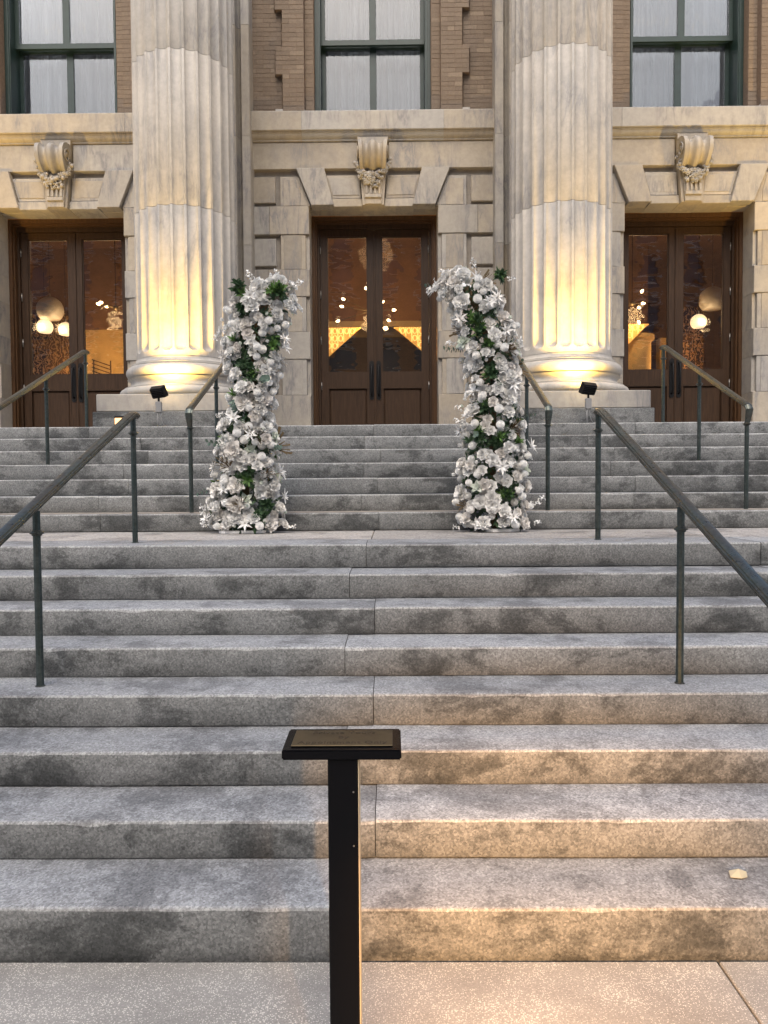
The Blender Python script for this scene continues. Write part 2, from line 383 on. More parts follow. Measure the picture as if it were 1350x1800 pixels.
for n in range(1, 16):
    js = list(cxj[n])
    while js[0] > XL+3.4: js.insert(0, js[0]-random.uniform(2.3, 2.75))
    while js[-1] < XR-3.4: js.append(js[-1]+random.uniform(2.3, 2.75))
    js = [XL]+js+[XR]
    for a, b in zip(js, js[1:]):
        sd_ += 1
        back = yf(n)+(.46 if n == 8 else (.5 if n == 15 else T+.07))
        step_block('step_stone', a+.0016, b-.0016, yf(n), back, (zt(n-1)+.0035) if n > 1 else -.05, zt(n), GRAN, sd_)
# landing slabs
js = [-7.1, -4.4, -2.2, .10, 2.5, 4.8, 7.1]
for a, b in zip(js, js[1:]):
    sd_ += 1
    for (ya, yb) in ((yf(8)+.466, yf(9)+.07),):
        boxo('landing_slab', (a+.003, b-.003, ya, yb, zt(7)-.05, zt(8)-.002+random.uniform(-.001, .001)), GRAN2, steps, .003)
# platform slabs before the doors
for a, b in zip(js, js[1:]):
    for (ya, yb) in ((yf(15)+.506, 9.9), (9.906, 11.9)):
        boxo('platform_slab', (a+.003, b-.003, ya, yb, zt(14)-.05, zt(15)-.002), GRAN2, steps, .003)
bm = BM()
box(bm, -7.05, 7.05, 4.75, 6.2, -.2, zt(7)-.06); box(bm, -7.05, 7.05, 6.25, 16.7, -.2, zt(7)+.3)
o = obj('step_foundation', bm, CHAN, steps)

# ------------------------------------------------------------------ facade
ZP = zt(15)
FC = .015
fac = empty('building_front', (FC, 11.0, ZP), 'marble and brown brick building front with three wooden double doorways and green windows', 'building')
def stone(poly, y0, y1=11.3, m=MARB, bev=.007, name='marble_block'):
    bm = BM(); prism(bm, poly, y0+random.uniform(-.003, .003), y1, bev); return obj(name, bm, m, fac)
def rst(x0, x1, z0, z1, y0, y1=11.3, m=MARB, bev=.007, name='marble_block'):
    return stone([(x0, z0), (x1, z0), (x1, z1), (x0, z1)], y0, y1, m, bev, name)

def keystone(cx):
    # wedge-shaped body
    bm = BM(); prism(bm, [(cx-.155, 5.655), (cx+.155, 5.655), (cx+.225, 6.632), (cx-.225, 6.632)], 10.90, 11.338, .006)
    k = obj('keystone', bm, MARB, fac)
    # inner tapering panel with three sunk slots
    bm = BM(); prism(bm, [(cx-.118, 5.66), (cx+.118, 5.66), (cx+.150, 6.12), (cx-.150, 6.12)], 10.865, 10.9, .004); obj('tapered_panel', bm, MARB, k)
    for s in (-1.5, -.5, .5, 1.5):
        bm = BM(); box(bm, cx+s*.062-.0165, cx+s*.062+.0165, 10.84, 10.866, 5.80, 6.05, .004); obj('flute_rib', bm, MARB, k)
    boxo('flute_sill', (cx-.118, cx+.118, 10.842, 10.866, 5.745, 5.797), MARB, k, .003)
    # rolled scroll: a roll profile in (y, z), ribbed across x
    prof = []
    for i in range(23):
        t = i/22
        a = R(100)-t*R(250)
        prof.append((10.80-.14*math.cos(a-R(90))*(1.0), 0))
    path = [(10.94, 6.655), (10.86, 6.672), (10.78, 6.665), (10.715, 6.63), (10.685, 6.57), (10.685, 6.50), (10.705, 6.43), (10.745, 6.365), (10.80, 6.315), (10.86, 6.285), (10.93, 6.27)]
    path = [(y, 6.535-(6.672-z)*1.04) for y, z in path]
    NX = 40; vs = []; fs = []
    def rib(u):                      # u in -1..1 across the scroll
        a = abs(u)
        if a > .74: return .016
        if a < .17: return .016*math.cos(a/.17*1.3)
        return .004-.050*math.sin((a-.17)/.57*math.pi)
    for i, (y, z) in enumerate(path):
        t = Vector(path[min(i+1, len(path)-1)])-Vector(path[max(i-1, 0)]); t.normalize(); nrm = Vector((t.y, -t.x))
        if nrm.x > 0 and i > 2: nrm = -nrm
        if i <= 2: nrm = Vector((-abs(nrm.x), abs(nrm.y)))
        w = .222-.045*i/(len(path)-1)
        for j in range(NX+1):
            u = -1+2*j/NX; r = rib(u)
            vs.append((cx+u*w, y+nrm.x*r, z+nrm.y*r))
    m_ = NX+1
    for i in range(len(path)-1):
        for j in range(NX): fs.append((i*m_+j, i*m_+j+1, (i+1)*m_+j+1, (i+1)*m_+j))
    nb = len(vs)
    for i, (y, z) in enumerate(path):          # back sheet closing the solid
        w = .222-.045*i/(len(path)-1)
        vs += [(cx-w, 10.94, z), (cx+w, 10.94, z)]
    for i in range(len(path)-1):
        fs.append((i*m_, (i+1)*m_, nb+2*(i+1), nb+2*i)); fs.append((i*m_+NX, nb+2*i+1, nb+2*(i+1)+1, (i+1)*m_+NX))
    obj('scroll', (vs, fs), MARB, k, 40)
    for s in (-1, 1):                           # spiral eye on the side of the roll
        bm = BM(); pts = []
        for i in range(26):
            a = i*.42; r = .105*(1-i/30)
            pts.append((cx+s*.214, 10.80+r*math.cos(a), 6.36+r*math.sin(a)))
        tube(bm, pts, .012, 6); obj('volute', bm, MARB, k, True)
    # garland of carved blossoms hung in a U
    rnd = random.Random(int(cx*10)+3); bm = BM()
    for i in range(92):
        t = rnd.uniform(-1, 1); sx = t*.25
        zc = 6.0+.29*abs(t)**2.4; th = .10*(1-.5*abs(t)**2)
        off = rnd.uniform(-1, 1)*th; x = cx+sx*(1+.1*rnd.random())+rnd.uniform(-.01, .01); z = zc+off
        y = 10.80+.03*abs(off)/.08+rnd.uniform(-.012, .012)+.06*abs(t)**3
        r = rnd.uniform(.018, .038)
        kind = rnd.random()
        if kind < .55:                          # five-lobed blossom with a bead
            for p in range(5):
                a = p*2*math.pi/5+rnd.random(); bmesh.ops.create_icosphere(bm, subdivisions=1, radius=r*.5, matrix=Matrix.Translation((x+r*.62*math.cos(a), y, z+r*.62*math.sin(a))))
            bmesh.ops.create_icosphere(bm, subdivisions=1, radius=r*.38, matrix=Matrix.Translation((x, y-r*.4, z)))
        else: bmesh.ops.create_icosphere(bm, subdivisions=2, radius=r*.85, matrix=Matrix.Translation((x, y, z)))
    g = obj('garland', bm, MARB, k, True); g['kind'] = 'stuff'
    return k

def cornice_piece(x0, x1):
    prof = [(11.12, 7.02), (10.863, 6.992), (10.857, 6.98), (10.857, 6.725), (10.864, 6.715), (10.885, 6.713), (10.885, 6.698), (10.898, 6.690), (10.905, 6.668), (10.925, 6.640), (10.955, 6.622), (10.955, 6.605), (10.985, 6.598), (11.12, 6.598)]
    bm = BM(); xprism(bm, prof, x0+.0015, x1-.0015); return obj('cornice_block', bm, MARB, fac, 25)

BL, BH = .205, .0605; PITCH = .0655; JT = .0045
brick_mesh = {}
def brick_me(w):
    w = round(w, 3)
    if w not in brick_mesh:
        bm = BM(); box(bm, -w/2, w/2, -.05, .05, -BH/2-.001, BH/2+.001, .0025)
        me = bpy.data.meshes.new('brick'); bm.to_mesh(me); bm.free(); me.materials.append(BRICK); brick_mesh[w] = me
    return brick_mesh[w]
def brick_field(x0fn, x1fn, yface, z0, z1, parent, single, out=None):
    rows = int((z1-z0)/PITCH)
    for r in range(rows):
        z = z0+(r+.5)*PITCH; a, b = x0fn(r), x1fn(r)
        x = a; first = True; hdr = (r % 2)
        while x < b-.02:
            w = (BL if not (first and hdr) else BL/2-JT/2)
            if r % 6 == 5: w = BL/2-JT/2
            w = min(w, b-x)
            if b-(x+w) < .05: w = b-x
            y = yface+.05+random.uniform(-.002, .002)
            if single: share('brick', brick_me(w-JT), (x+w/2, y, z), None, 1., parent)
            else: box(out, x+JT/2, x+w-JT/2, y-.05, y+.05, z-BH/2, z+BH/2)
            x += w; first = False

def keyruns(lo, hi, z0):
    n = int((8.98-z0)/PITCH); out = []; a = 0
    for r in range(1, n+1):
        if r == n or (lo(r), hi(r)) != (lo(a), hi(a)): out.append((a, r)); a = r
    return out
def bay(cx, main):
    rr = random.Random(int(cx*7)+11)
    for s in (-1, 1):
        X = lambda a, b: (cx+min(s*a, s*b), cx+max(s*a, s*b))
        # wide projecting courses
        for z0, z1 in ((ZP+.002, 2.925), (3.452, 3.853), (4.369, 4.767), (5.272, 5.684)):
            j = 1.53+rr.uniform(-.03, .03)
            a = X(.945, j-.001); rst(a[0], a[1], z0+.002, z1-.002, 10.985, 11.338)
            a = X(j+.001, 1.80); rst(a[0], a[1], z0+.002, z1-.002, 10.985, 11.1)
        # narrow courses: jamb stone with fine sunk lines, square stone set in a channel
        for z0, z1 in ((2.925, 3.452), (3.853, 4.369), (4.767, 5.272)):
            a = X(1.0, 1.365); rst(a[0], a[1], z0+.002, z1-.002, 11.0, 11.12, bev=.004)
            a = X(1.062, 1.318); rst(a[0], a[1], z0+.004, z1-.004, 10.992, 10.999, bev=.003, name='raised_panel')
            a = X(.945, .999); rst(a[0], a[1], z0+.002, z1-.002, 11.04, 11.338, bev=.003, name='jamb_stone')
            a = X(1.435, 1.80); rst(a[0], a[1], z0+.055, z1-.052, 11.0, 11.1)
        # top row beside the skewback
        a = X(1.435, 1.80); rst(a[0], a[1], 5.735, 6.112, 10.998, 11.1)
        q = lambda pts: [(cx+s*x, z) for x, z in pts][::s]
        stone(q([(1.365, 5.688), (.93, 5.688), (.93, 5.70), (1.085, 6.112), (1.365, 6.112)]), 11.0, 11.1, bev=.004)
        stone(q([(1.318, 5.69), (1.06, 5.69), (1.06, 5.86), (1.12, 6.068), (1.318, 6.068)]), 10.992, 10.999, bev=.003, name='raised_panel')
        # skewback
        stone(q([(.905, 5.672), (.572, 5.672), (.712, 6.206), (1.122, 6.206)]), 10.925, 11.338)
        # voussoir panel, sunk fillet and lintel fascia
        stone(q([(.598, 5.785), (.180, 5.785), (.20, 6.118), (.686, 6.118)]), 10.985, 11.1, bev=.005)
        stone(q([(.585, 5.83), (.20, 5.83), (.215, 6.075), (.655, 6.075)]), 10.978, 10.984, bev=.003, name='raised_panel')
        stone(q([(.592, 5.658), (.158, 5.658), (.166, 5.775), (.60, 5.775)]), 10.965, 11.338, bev=.006, name='lintel_stone')
    rst(cx-.944, cx+.944, 5.663, 5.70, 11.12, 11.338, name='lintel_stone', bev=.002)
    # frieze band
    rst(cx-1.80, cx-.226, 6.212, 6.594, 10.975, 11.1); rst(cx+.226, cx+1.80, 6.212, 6.594, 10.975, 11.1)
    cornice_piece(cx-1.80, cx-1.03); cornice_piece(cx-1.03, cx+1.03); cornice_piece(cx+1.03, cx+1.80)
    keystone(cx)
    # core behind the stones, with the door and window openings
    bm = BM(); plate(bm, cx-2.308, cx+2.308, ZP-.02, 7.02, 11.062, 11.34, [(cx-.95, cx+.95, ZP-.01, 5.68)])
    obj('wall_core', bm, CHAN, fac)
    bm = BM(); plate(bm, cx-2.308, cx+2.308, 7.022, 9.6, 11.088, 11.58, [(cx-.86, cx+.86, 7.03, 9.4)])
    core = obj('brick_wall', bm, MORT, fac)
    # bricks
    out = None if main else BM()
    for s in (-1, 1):
        def seg(lo, hi, yface, z0):
            for (ra, rb) in keyruns(lo, hi, z0):
                xa, xb = sorted((cx+s*lo(ra), cx+s*hi(ra))); bm_ = BM(); box(bm_, xa, xb, yface+.0035, 11.089, z0+ra*PITCH, z0+rb*PITCH); obj('mortar_bed', bm_, MORT, core)
            if s < 0: brick_field(lambda r: cx-hi(r), lambda r: cx-lo(r), yface, z0, 8.98, core, main, out)
            else: brick_field(lambda r: cx+lo(r), lambda r: cx+hi(r), yface, z0, 8.98, core, main, out)
        keyed = lambda r: 1.405 if (r % 14) >= 8 else 1.305
        seg(lambda r: keyed(r)+.016, lambda r: 1.80, 11.03, 7.03)
        seg(lambda r: .992, keyed, 10.94, 7.075-.045)
        seg(lambda r: .862, lambda r: .990, 11.055, 7.03)
        a = (cx+min(s*.99, s*1.415), cx+max(s*.99, s*1.415)); rst(a[0], a[1], 7.012, 7.062, 10.945, 11.08, MARB_W, .004)
    if out is not None:
        b_ = obj('brick_facing', out, BRICKS, core); b_['kind'] = 'stuff'
    rst(cx-.858, cx+.858, 7.024, 7.052, 10.99, 11.28, MARB_W, .003, name='window_sill')

    # window: frame > sashes > panes
    bm = BM(); plate(bm, cx-.858, cx+.858, 7.055, 9.395, 11.20, 11.60, [(cx-.775, cx+.775, 7.075, 9.34)])
    wf = obj('window_frame', bm, GREENF, fac)
    for s in (-1, 1):
        boxo('frame_bead', (cx+s*.80-.012, cx+s*.80+.012, 11.185, 11.199, 7.06, 9.39), GREENF, wf, .003)
    Zm = 8.20
    for (y0, z0, z1) in ((11.36, Zm, 9.338), (11.48, 7.077, Zm+.045)):
        zr = z0+(.075 if y0 < 11.4 else .05)
        bm = BM(); plate(bm, cx-.773, cx+.773, z0, z1, y0, y0+.05, [(cx-.715, cx-.05, zr, z1-.045), (cx+.05, cx+.715, zr, z1-.045)])
        sh = obj('sash', bm, GREENF, wf)
        for s in (-1, 1):
            a, b = sorted((cx+s*.052, cx+s*.713))
            boxo('pane', (a, b, y0+.02, y0+.026, zr+.002, z1-.047), GLASS_W, fac).name = 'window_pane'

    # door casing and frame
    bm = BM(); plate(bm, cx-.944, cx+.944, ZP+.001, 5.655, 11.341, 11.44, [(cx-.895, cx+.895, ZP, 5.598)])
    dc = obj('door_casing', bm, WOOD2, fac)
    bm = BM(); plate(bm, cx-.894, cx+.894, ZP+.002, 5.597, 11.385, 11.50, [(cx-.872, cx+.872, ZP, 5.572)]); obj('casing_bead', bm, WOOD2, dc)
    bm = BM(); plate(bm, cx-.93, cx+.93, ZP+.003, 5.64, 11.46, 11.60, [(cx-.838, cx+.838, ZP, 5.505)]); obj('door_frame', bm, WOOD, dc)
    for s in (-1, 1):
        a, b = sorted((cx+s*.004, cx+s*.834))
        ga, gb = sorted((cx+s*.106, cx+s*.734))
        za, zb = 3.325, 5.405; pa, pb = 2.40, 3.105
        bm = BM(); plate(bm, a, b, ZP+.012, 5.50, 11.50, 11.555, [(ga, gb, za, zb), (ga-.004, gb+.004, pa, pb)])
        leaf = obj('door_leaf', bm, WOOD, fac)
        bm = BM(); plate(bm, ga-.001, gb+.001, za-.001, zb+.001, 11.515, 11.54, [(ga+.018, gb-.018, za+.018, zb-.018)]); obj('glazing_bead', bm, WOOD, leaf)
        boxo('pane', (ga+.016, gb-.016, 11.525, 11.531, za+.016, zb-.016), GLASS_D, leaf)
        bm = BM(); box(bm, ga+.001, gb-.001, 11.535, 11.548, pa+.003, pb-.003); obj('lower_panel_back', bm, WOOD, leaf)
        boxo('lower_panel', (ga+.035, gb-.035, 11.518, 11.536, pa+.04, pb-.04), WOOD, leaf, .012)
        bm = BM(); plate(bm, ga-.003, gb+.003, pa+.001, pb-.001, 11.494, 11.512, [(ga+.02, gb-.02, pa+.024, pb-.024)]); obj('panel_moulding', bm, WOOD, leaf)
        # long black pull with a rounded back plate
        hx = cx+s*.055
        bm = BM(); pts = [(hx+.036*math.cos(t), 3.47+.036*math.sin(t)) for t in [R(i*20) for i in range(10)]]+[(hx+.036*math.cos(t), 2.94+.036*math.sin(t)) for t in [R(180+i*20) for i in range(10)]]
        prism(bm, pts, 11.488, 11.499); obj('handle_plate', bm, BLACK, leaf)
        bm = BM(); tube(bm, [(hx, 11.49, 3.43), (hx, 11.45, 3.42), (hx, 11.435, 3.38), (hx, 11.43, 3.2), (hx, 11.435, 3.02), (hx, 11.45, 2.98), (hx, 11.49, 2.97)], .014, 10); obj('handle', bm, BLACK, leaf, True)
        for z in (2.42, 3.12, 3.82, 4.52, 5.2):
            bm = BM(); tube(bm, [(cx+s*.828, 11.488, z-.06), (cx+s*.828, 11.488, z+.06)], .0085, 8); obj('hinge', bm, STEEL, leaf, True)
    boxo('meeting_strip', (cx-.016, cx+.016, 11.487, 11.4995, ZP+.02, 5.49), WOOD, leaf, .004)

for cx, main in ((FC, True), (FC-4.62, False), (FC+4.62, False)): bay(cx, main)

# pilasters behind the columns
CXL, CXR = .043-2.303, .043+2.303
for px in ((FC-2.36), (FC+2.36)):
    w = .61
    # plan outline with three round grooves in the face, five drums high
    def outline(w, yf0, yb):
        pts = [(-w, yb), (-w, yf0+.012), (-w+.012, yf0)]
        for g in (-.45, -.15, .15, .45):
            for k in range(9):
                a = math.pi-k*math.pi/8; pts.append((g+.043*math.cos(a), yf0+.105*math.sin(a)))
        pts += [(w-.012, yf0), (w, yf0+.012), (w, yb)]
        return pts
    zs = [2.78, 3.6, 5.05, 6.59, 8.15, 9.6]
    for z0, z1 in zip(zs, zs[1:]):
        bm = BM(); o_ = outline(w, 10.75, 11.06)
        A = [bm.verts.new((px+x, y, z0+.0025)) for x, y in o_]; B = [bm.verts.new((px+x, y, z1-.0025)) for x, y in o_]
        bm.faces.new(A); bm.faces.new(B[::-1]); n = len(A)
        for i in range(n): bm.faces.new((A[i], B[i], B[(i+1) % n], A[(i+1) % n]))
        obj('pilaster_block', bm, MARB, fac, 30)
    bm = BM(); xprism(bm, [(11.06, ZP+.001), (10.66, ZP+.001), (10.66, 2.45), (10.68, 2.46), (10.665, 2.53), (10.69, 2.60), (10.72, 2.62), (10.70, 2.70), (10.74, 2.775), (11.06, 2.775)], px-w-.05, px+w+.05)
    obj('pilaster_base', bm, MARB, fac, 30)

# ------------------------------------------------------------------ columns
def column(cx, label):
    cy = 9.2
    c = empty('marble_column', (cx, cy, ZP), label, 'column', 'fluted columns of the portico')
    o_ = .03*(1 if cx > 0 else -1)
    boxo('granite_footing', (cx-.835+o_, cx+.835+o_, 8.365, cy+.83, ZP+.003, 2.434), GRAN, c, .008)
    boxo('plinth', (cx-.805+o_, cx+.805+o_, 8.40, cy+.80, 2.437, 2.637), MARB, c, .010)
    prof = [(.3, 2.64), (.755, 2.64)]
    for i in range(9):                       # lower torus
        a = R(-90+i*22.5); prof.append((.755+.05*math.cos(a), 2.692+.05*math.sin(a)))
    prof += [(.752, 2.745), (.752, 2.758), (.72, 2.762)]
    for i in range(7):                       # hollow
        a = R(-90-i*27); prof.append((.735+.058*math.cos(a)-.01, 2.817+.052*math.sin(a)))
    prof += [(.712, 2.868)]
    for i in range(11):                      # upper torus, fuller
        a = R(-90+i*18); prof.append((.655+.072*math.cos(a), 2.945+.072*math.sin(a)))
    prof += [(.668, 3.02), (.668, 3.034), (.65, 3.037), (.65, 3.05), (.632, 3.054), (.617, 3.068), (.612, 3.09), (.612, 3.10)]
    prof.append((.3, 3.10))
    bm = BM(); lathe(bm, prof, cx, cy, 96); obj('moulded_base', bm, MARB_W, c, 38)
    # shaft drums: 24 flutes
    NF, K = 24, 12
    zj = [3.103, 4.835, 6.60, 8.35, 9.7]
    def rad(z): return .603-.012*max(0, (z-4.8))/4.9
    FZ = 3.165                                # bottom of the flutes
    for di, (z0, z1) in enumerate(zip(zj, zj[1:])):
        za, zb = z0+.0022, z1-.0022
        if di == 0: rows = [za, 3.135]+[FZ-.012+.012*i for i in range(1, 12)]+[3.40, 3.9, zb-.004, zb]
        else: rows = [za, za+.004, (za+zb)/2, zb-.004, zb]
        vs = []; fs = []; n = NF*K
        for z in rows:
            Rz = rad(z)
            if z in (za, zb) and not (di == 0 and z == za): Rz -= .0015
            fw = 2*math.pi*Rz/NF*.80/2        # half width of a flute
            for k in range(n):
                f = (k % K)/K-.5; ang = 2*math.pi*(k//K+.5+f)/NF + math.pi/2
                s = abs(f)*2                   # 0 at flute centre, 1 at fillet centre
                u = s/.80
                d = 0
                if u < 1:
                    d = .036*math.sqrt(max(0, 1-u*u))
                    # rounded bottom end
                    zc = FZ+fw; xx = u*fw
                    if z < zc:
                        rr_ = (xx*xx+(zc-z)**2)/(fw*fw)
                        d = .036*math.sqrt(max(0, 1-rr_)) if rr_ < 1 else 0
                rr2 = Rz-d
                vs.append((cx+rr2*math.cos(ang), cy+rr2*math.sin(ang), z))
        for i in range(len(rows)-1):
            for k in range(n):
                a, b = i*n+k, i*n+(k+1) % n
                fs.append((a, b, b+n, a+n))
        fs.append(tuple(range(n))[::-1]); fs.append(tuple((len(rows)-1)*n+k for k in range(n)))
        obj('shaft_drum', (vs, fs), MARB_W, c, 32)
    return c
column(CXL, 'fluted marble column between the left doorway and the middle doorway')
column(CXR, 'fluted marble column between the middle doorway and the right doorway')

# ------------------------------------------------------------------ floodlights on the platform edge
WARM = (1.0, .61, .11)
LENS = m_emit('lit_lens', (1, .8, .45), 6)
def floodlight(x, tx, label, energy, y=8.115):
    f = empty('floodlight', (x, y, ZP), label, 'floodlight', 'small floodlights at the column bases')
    boxo('junction_box', (x-.033, x+.033, y-.02, y+.02, 2.40, 2.515), GREYBOX, f, .004)
    bm = BM(); tube(bm, [(x-.015, y, ZP), (x-.015, y, 2.40)], .008, 8); obj('conduit', bm, GREYBOX, f, True)
    bm = BM(); tube(bm, [(x+.014, y+.004, 2.40), (x+.02, y+.008, 2.33), (x+.035, y+.01, 2.28), (x+.06, y+.02, ZP+.006), (x+.12, y+.06, ZP+.006)], .0045, 6); obj('cable', bm, GREYBOX, f, True)
    bm = BM(); tube(bm, [(x, y, 2.515), (x, y, 2.56)], .012, 8); obj('swivel', bm, BLACK, f, True)
    s = 1 if tx > x else -1
    M = Matrix.Translation((x, y, 2.62)) @ Matrix.Rotation(R(-14*s), 4, 'Z') @ Matrix.Rotation(R(30), 4, 'X') @ Matrix.Rotation(R(-5*s), 4, 'Y')
    bm = BM()
    a = [(-.078, -.04, -.058), (.078, -.04, -.058), (.078, -.04, .052), (-.078, -.04, .052)]
    b = [(-.088, .035, -.068), (.088, .035, -.068), (.088, .035, .062), (-.088, .035, .062)]
    va = [bm.verts.new(M @ Vector(p)) for p in a]; vb = [bm.verts.new(M @ Vector(p)) for p in b]
    bm.faces.new(va); bm.faces.new(vb[::-1])
    for i in range(4): bm.faces.new((va[i], vb[i], vb[(i+1) % 4], va[(i+1) % 4]))
    bmesh.ops.bevel(bm, geom=list(bm.edges), offset=.006, segments=2, affect='EDGES')
    hd = obj('lamp_head', bm, BLACK, f)
    bm = BM(); vv = [bm.verts.new(M @ Vector(p)) for p in ((-.075, .0375, -.055), (.075, .0375, -.055), (.075, .0375, .05), (-.075, .0375, .05))]
    bm.faces.new(vv); obj('lens', bm, LENS, hd)
    for k in range(5):
        bm = BM(); g = bmesh.ops.create_cube(bm, size=1, matrix=M @ Matrix.Translation((0, -.047, -.04+k*.019)) @ Matrix.Diagonal((.14, .014, .003, 1))); obj('cooling_fin', bm, BLACK, hd)
    p = M @ Vector((0, .07, 0))
    spot('flood_lamp', p, (tx, 8.62, 7.5), energy, WARM, 142, 1.0, .08, f)
FE = 235
floodlight(-2.293, CXL+.12, 'black floodlight on a grey box in front of the left column base', FE)
floodlight(2.400, CXR-.12, 'black floodlight on a grey box in front of the right column base', FE)

# far neighbours of the same row, just outside the picture (their shadows fall on the outer keystones)
floodlight(-7.0, -7.0, 'black floodlight standing left of the left doorway, beyond the steps seen', FE*2.4)
floodlight(7.1, 7.1, 'black floodlight standing right of the right doorway, beyond the steps seen', FE*2.4)

# ------------------------------------------------------------------ hand rails
CAP = [(-.034, .0), (-.037, .006), (-.035, .013), (-.026, .014), (-.0235, .021), (-.012, .0255), (.012, .0255), (.0235, .021), (.026, .014), (.035, .013), (.037, .006), (.034, 0), (.027, -.003), (.021, -.006), (.021, -.022), (-.021, -.022), (-.021, -.006), (-.027, -.003)]
def sweep(bm, x, path, prof, scales=None):
    rings = []
    for i, (y, z) in enumerate(path):
        t = Vector((path[min(i+1, len(path)-1)][0]-path[max(i-1, 0)][0], path[min(i+1, len(path)-1)][1]-path[max(i-1, 0)][1])).normalized()
        nrm = Vector((-t.y, t.x)); k = scales[i] if scales else 1
        rings.append([bm.verts.new((x+u*k, y+nrm.x*v*k, z+nrm.y*v*k)) for u, v in prof])
    n = len(prof)
    for a, b in zip(rings, rings[1:]):
        for j in range(n): bm.faces.new((a[j], a[(j+1) % n], b[(j+1) % n], b[j]))
    bm.faces.new(rings[0][::-1]); bm.faces.new(rings[-1])
def handrail(x, posts, rail_lo, rail_hi, label, group):
    """posts: (y, base z, top z); rail_lo: (y, z) of the bend, rail_hi: (y, z) of the top post head"""
    h = empty('handrail', (x, posts[0][0], posts[0][1]), label, 'handrail', group)
    (yl, zl), (yh, zh) = rail_lo, rail_hi
    sl = (zh-zl)/(yh-yl)
    path = [(yl-.004, zl-.155), (yl-.012, zl-.11), (yl-.030, zl-.065), (yl-.036, zl-.03), (yl-.022, zl-.006), (yl+.008, zl+.012), (yl+.05, zl+.03)]
    sc = [.62, .78, .95, 1.02, 1.03, 1.0, 1.0]
    N = 8
    for i in range(1, N+1):
        t = i/N; path.append((yl+.05+(yh-.06-yl-.05)*t, zl+.03+(zh-zl-.045)*t)); sc.append(1.)
    path += [(yh-.02, zh-.002), (yh+.02, zh+.002), (yh+.055, zh-.008)]; sc += [1., 1., .9]
    bm = BM(); sweep(bm, x, path, [(u*.86, v*.86) for u, v in CAP], sc); obj('rail', bm, RAIL, h, 24)
    for i, (y, zb, ztop) in enumerate(posts):
        bm = BM(); tube(bm, [(x, y, zb-.004), (x, y, ztop)], .0185, 8); p = obj('post', bm, POSTM, h, False)
        zc = ztop-.105 if i else ztop-.002
        bm = BM(); lathe(bm, [(.019, zc-.016), (.024, zc-.014), (.024, zc-.008), (.033, zc-.005), (.033, zc+.002), (.024, zc+.006), (.024, zc+.011), (.019, zc+.013)], x, y, 16); obj('collar', bm, RAIL, p, 30)
        bm = BM(); lathe(bm, [(.024, zb-.002), (.024, zb+.003), (.019, zb+.006)], x, y, 16); obj('foot_ring', bm, RAIL, p, 30)
GU, GL = 'handrails of the upper flight', 'handrails of the lower flight'
for x, lab, g in ((-3.14, 'bronze handrail of the upper flight in front of the left doorway', GU), (-1.466, 'bronze handrail of the upper flight ending behind the left flower pillar', GU),
                  (1.576, 'bronze handrail of the upper flight ending behind the right flower pillar', GU), (3.258, 'bronze handrail of the upper flight in front of the right doorway', GU)):
    handrail(x, [(6.31, zt(9), 2.085), (7.28, zt(12), 2.655), (8.24, zt(15), 3.065)], (6.31, 2.232), (8.24, 3.085), lab, g)
for x, lab in ((-1.475, 'bronze handrail of the lower flight on the left, rising to the landing'), (1.628, 'bronze handrail of the lower flight on the right, rising to the landing')):
    handrail(x, [(2.12, 0, .775), (3.555, zt(4), 1.47), (4.93 if x < 0 else 4.97, zt(8), 2.045)], (2.12, .90), (4.94, 2.062), lab, GL)
# the small amber light behind the landing post
f = empty('marker_light', (-2.775, 8.22, ZP), 'small amber marker light on the platform, half hidden by a handrail post', 'light')
boxo('lamp_body', (-2.83, -2.72, 8.23, 8.27, ZP+.002, ZP+.13), BLACK, f, .006)
boxo('lamp_glow', (-2.82, -2.73, 8.222, 8.229, ZP+.02, ZP+.105), m_emit('amber_glow', (1, .55, .2), 1.3), f, .002)

# ------------------------------------------------------------------ lectern-like plaque stand
pl = empty('plaque_stand', (.107, 1.93, 0), 'black post with a flat brass plaque on top, in front of the bottom step', 'sign stand')
boxo('post', (.0705, .1475, 1.862, 1.942, .006, .885), GBLACK, pl, .003)
boxo('lit_side_strip', (.148, .1505, 1.864, 1.94, .01, .884), m_plain('pale_lit_brass', (.62, .50, .32), .45, .2), pl)  # added strip; its pale brass colour stands in for warm light on this side
boxo('foot_plate', (.01, .205, 1.80, 2.0, 0.001, .008), BLACK, pl, .002)
bm = BM()
A = [(-.045, 1.85, .886), (.259, 1.85, .886), (.259, 2.005, .886), (-.045, 2.005, .886)]; B = [(-.045, 1.85, .912), (.259, 1.85, .912), (.259, 2.005, .916), (-.045, 2.005, .916)]
va = [bm.verts.new(p) for p in A]; vb = [bm.verts.new(p) for p in B]; bm.faces.new(va); bm.faces.new(vb)
for i in range(4): bm.faces.new((va[i], va[(i+1) % 4], vb[(i+1) % 4], vb[i]))
bmesh.ops.bevel(bm, geom=list(bm.edges), offset=.0035, segments=2, affect='EDGES')
head = obj('plaque_head', bm, GBLACK, pl, 35)
bm = BM(); box(bm, -.024, .237, 1.871, 1.99, .9142, .9172, .001); pz = obj('brass_plaque', bm, BRONZE, pl)
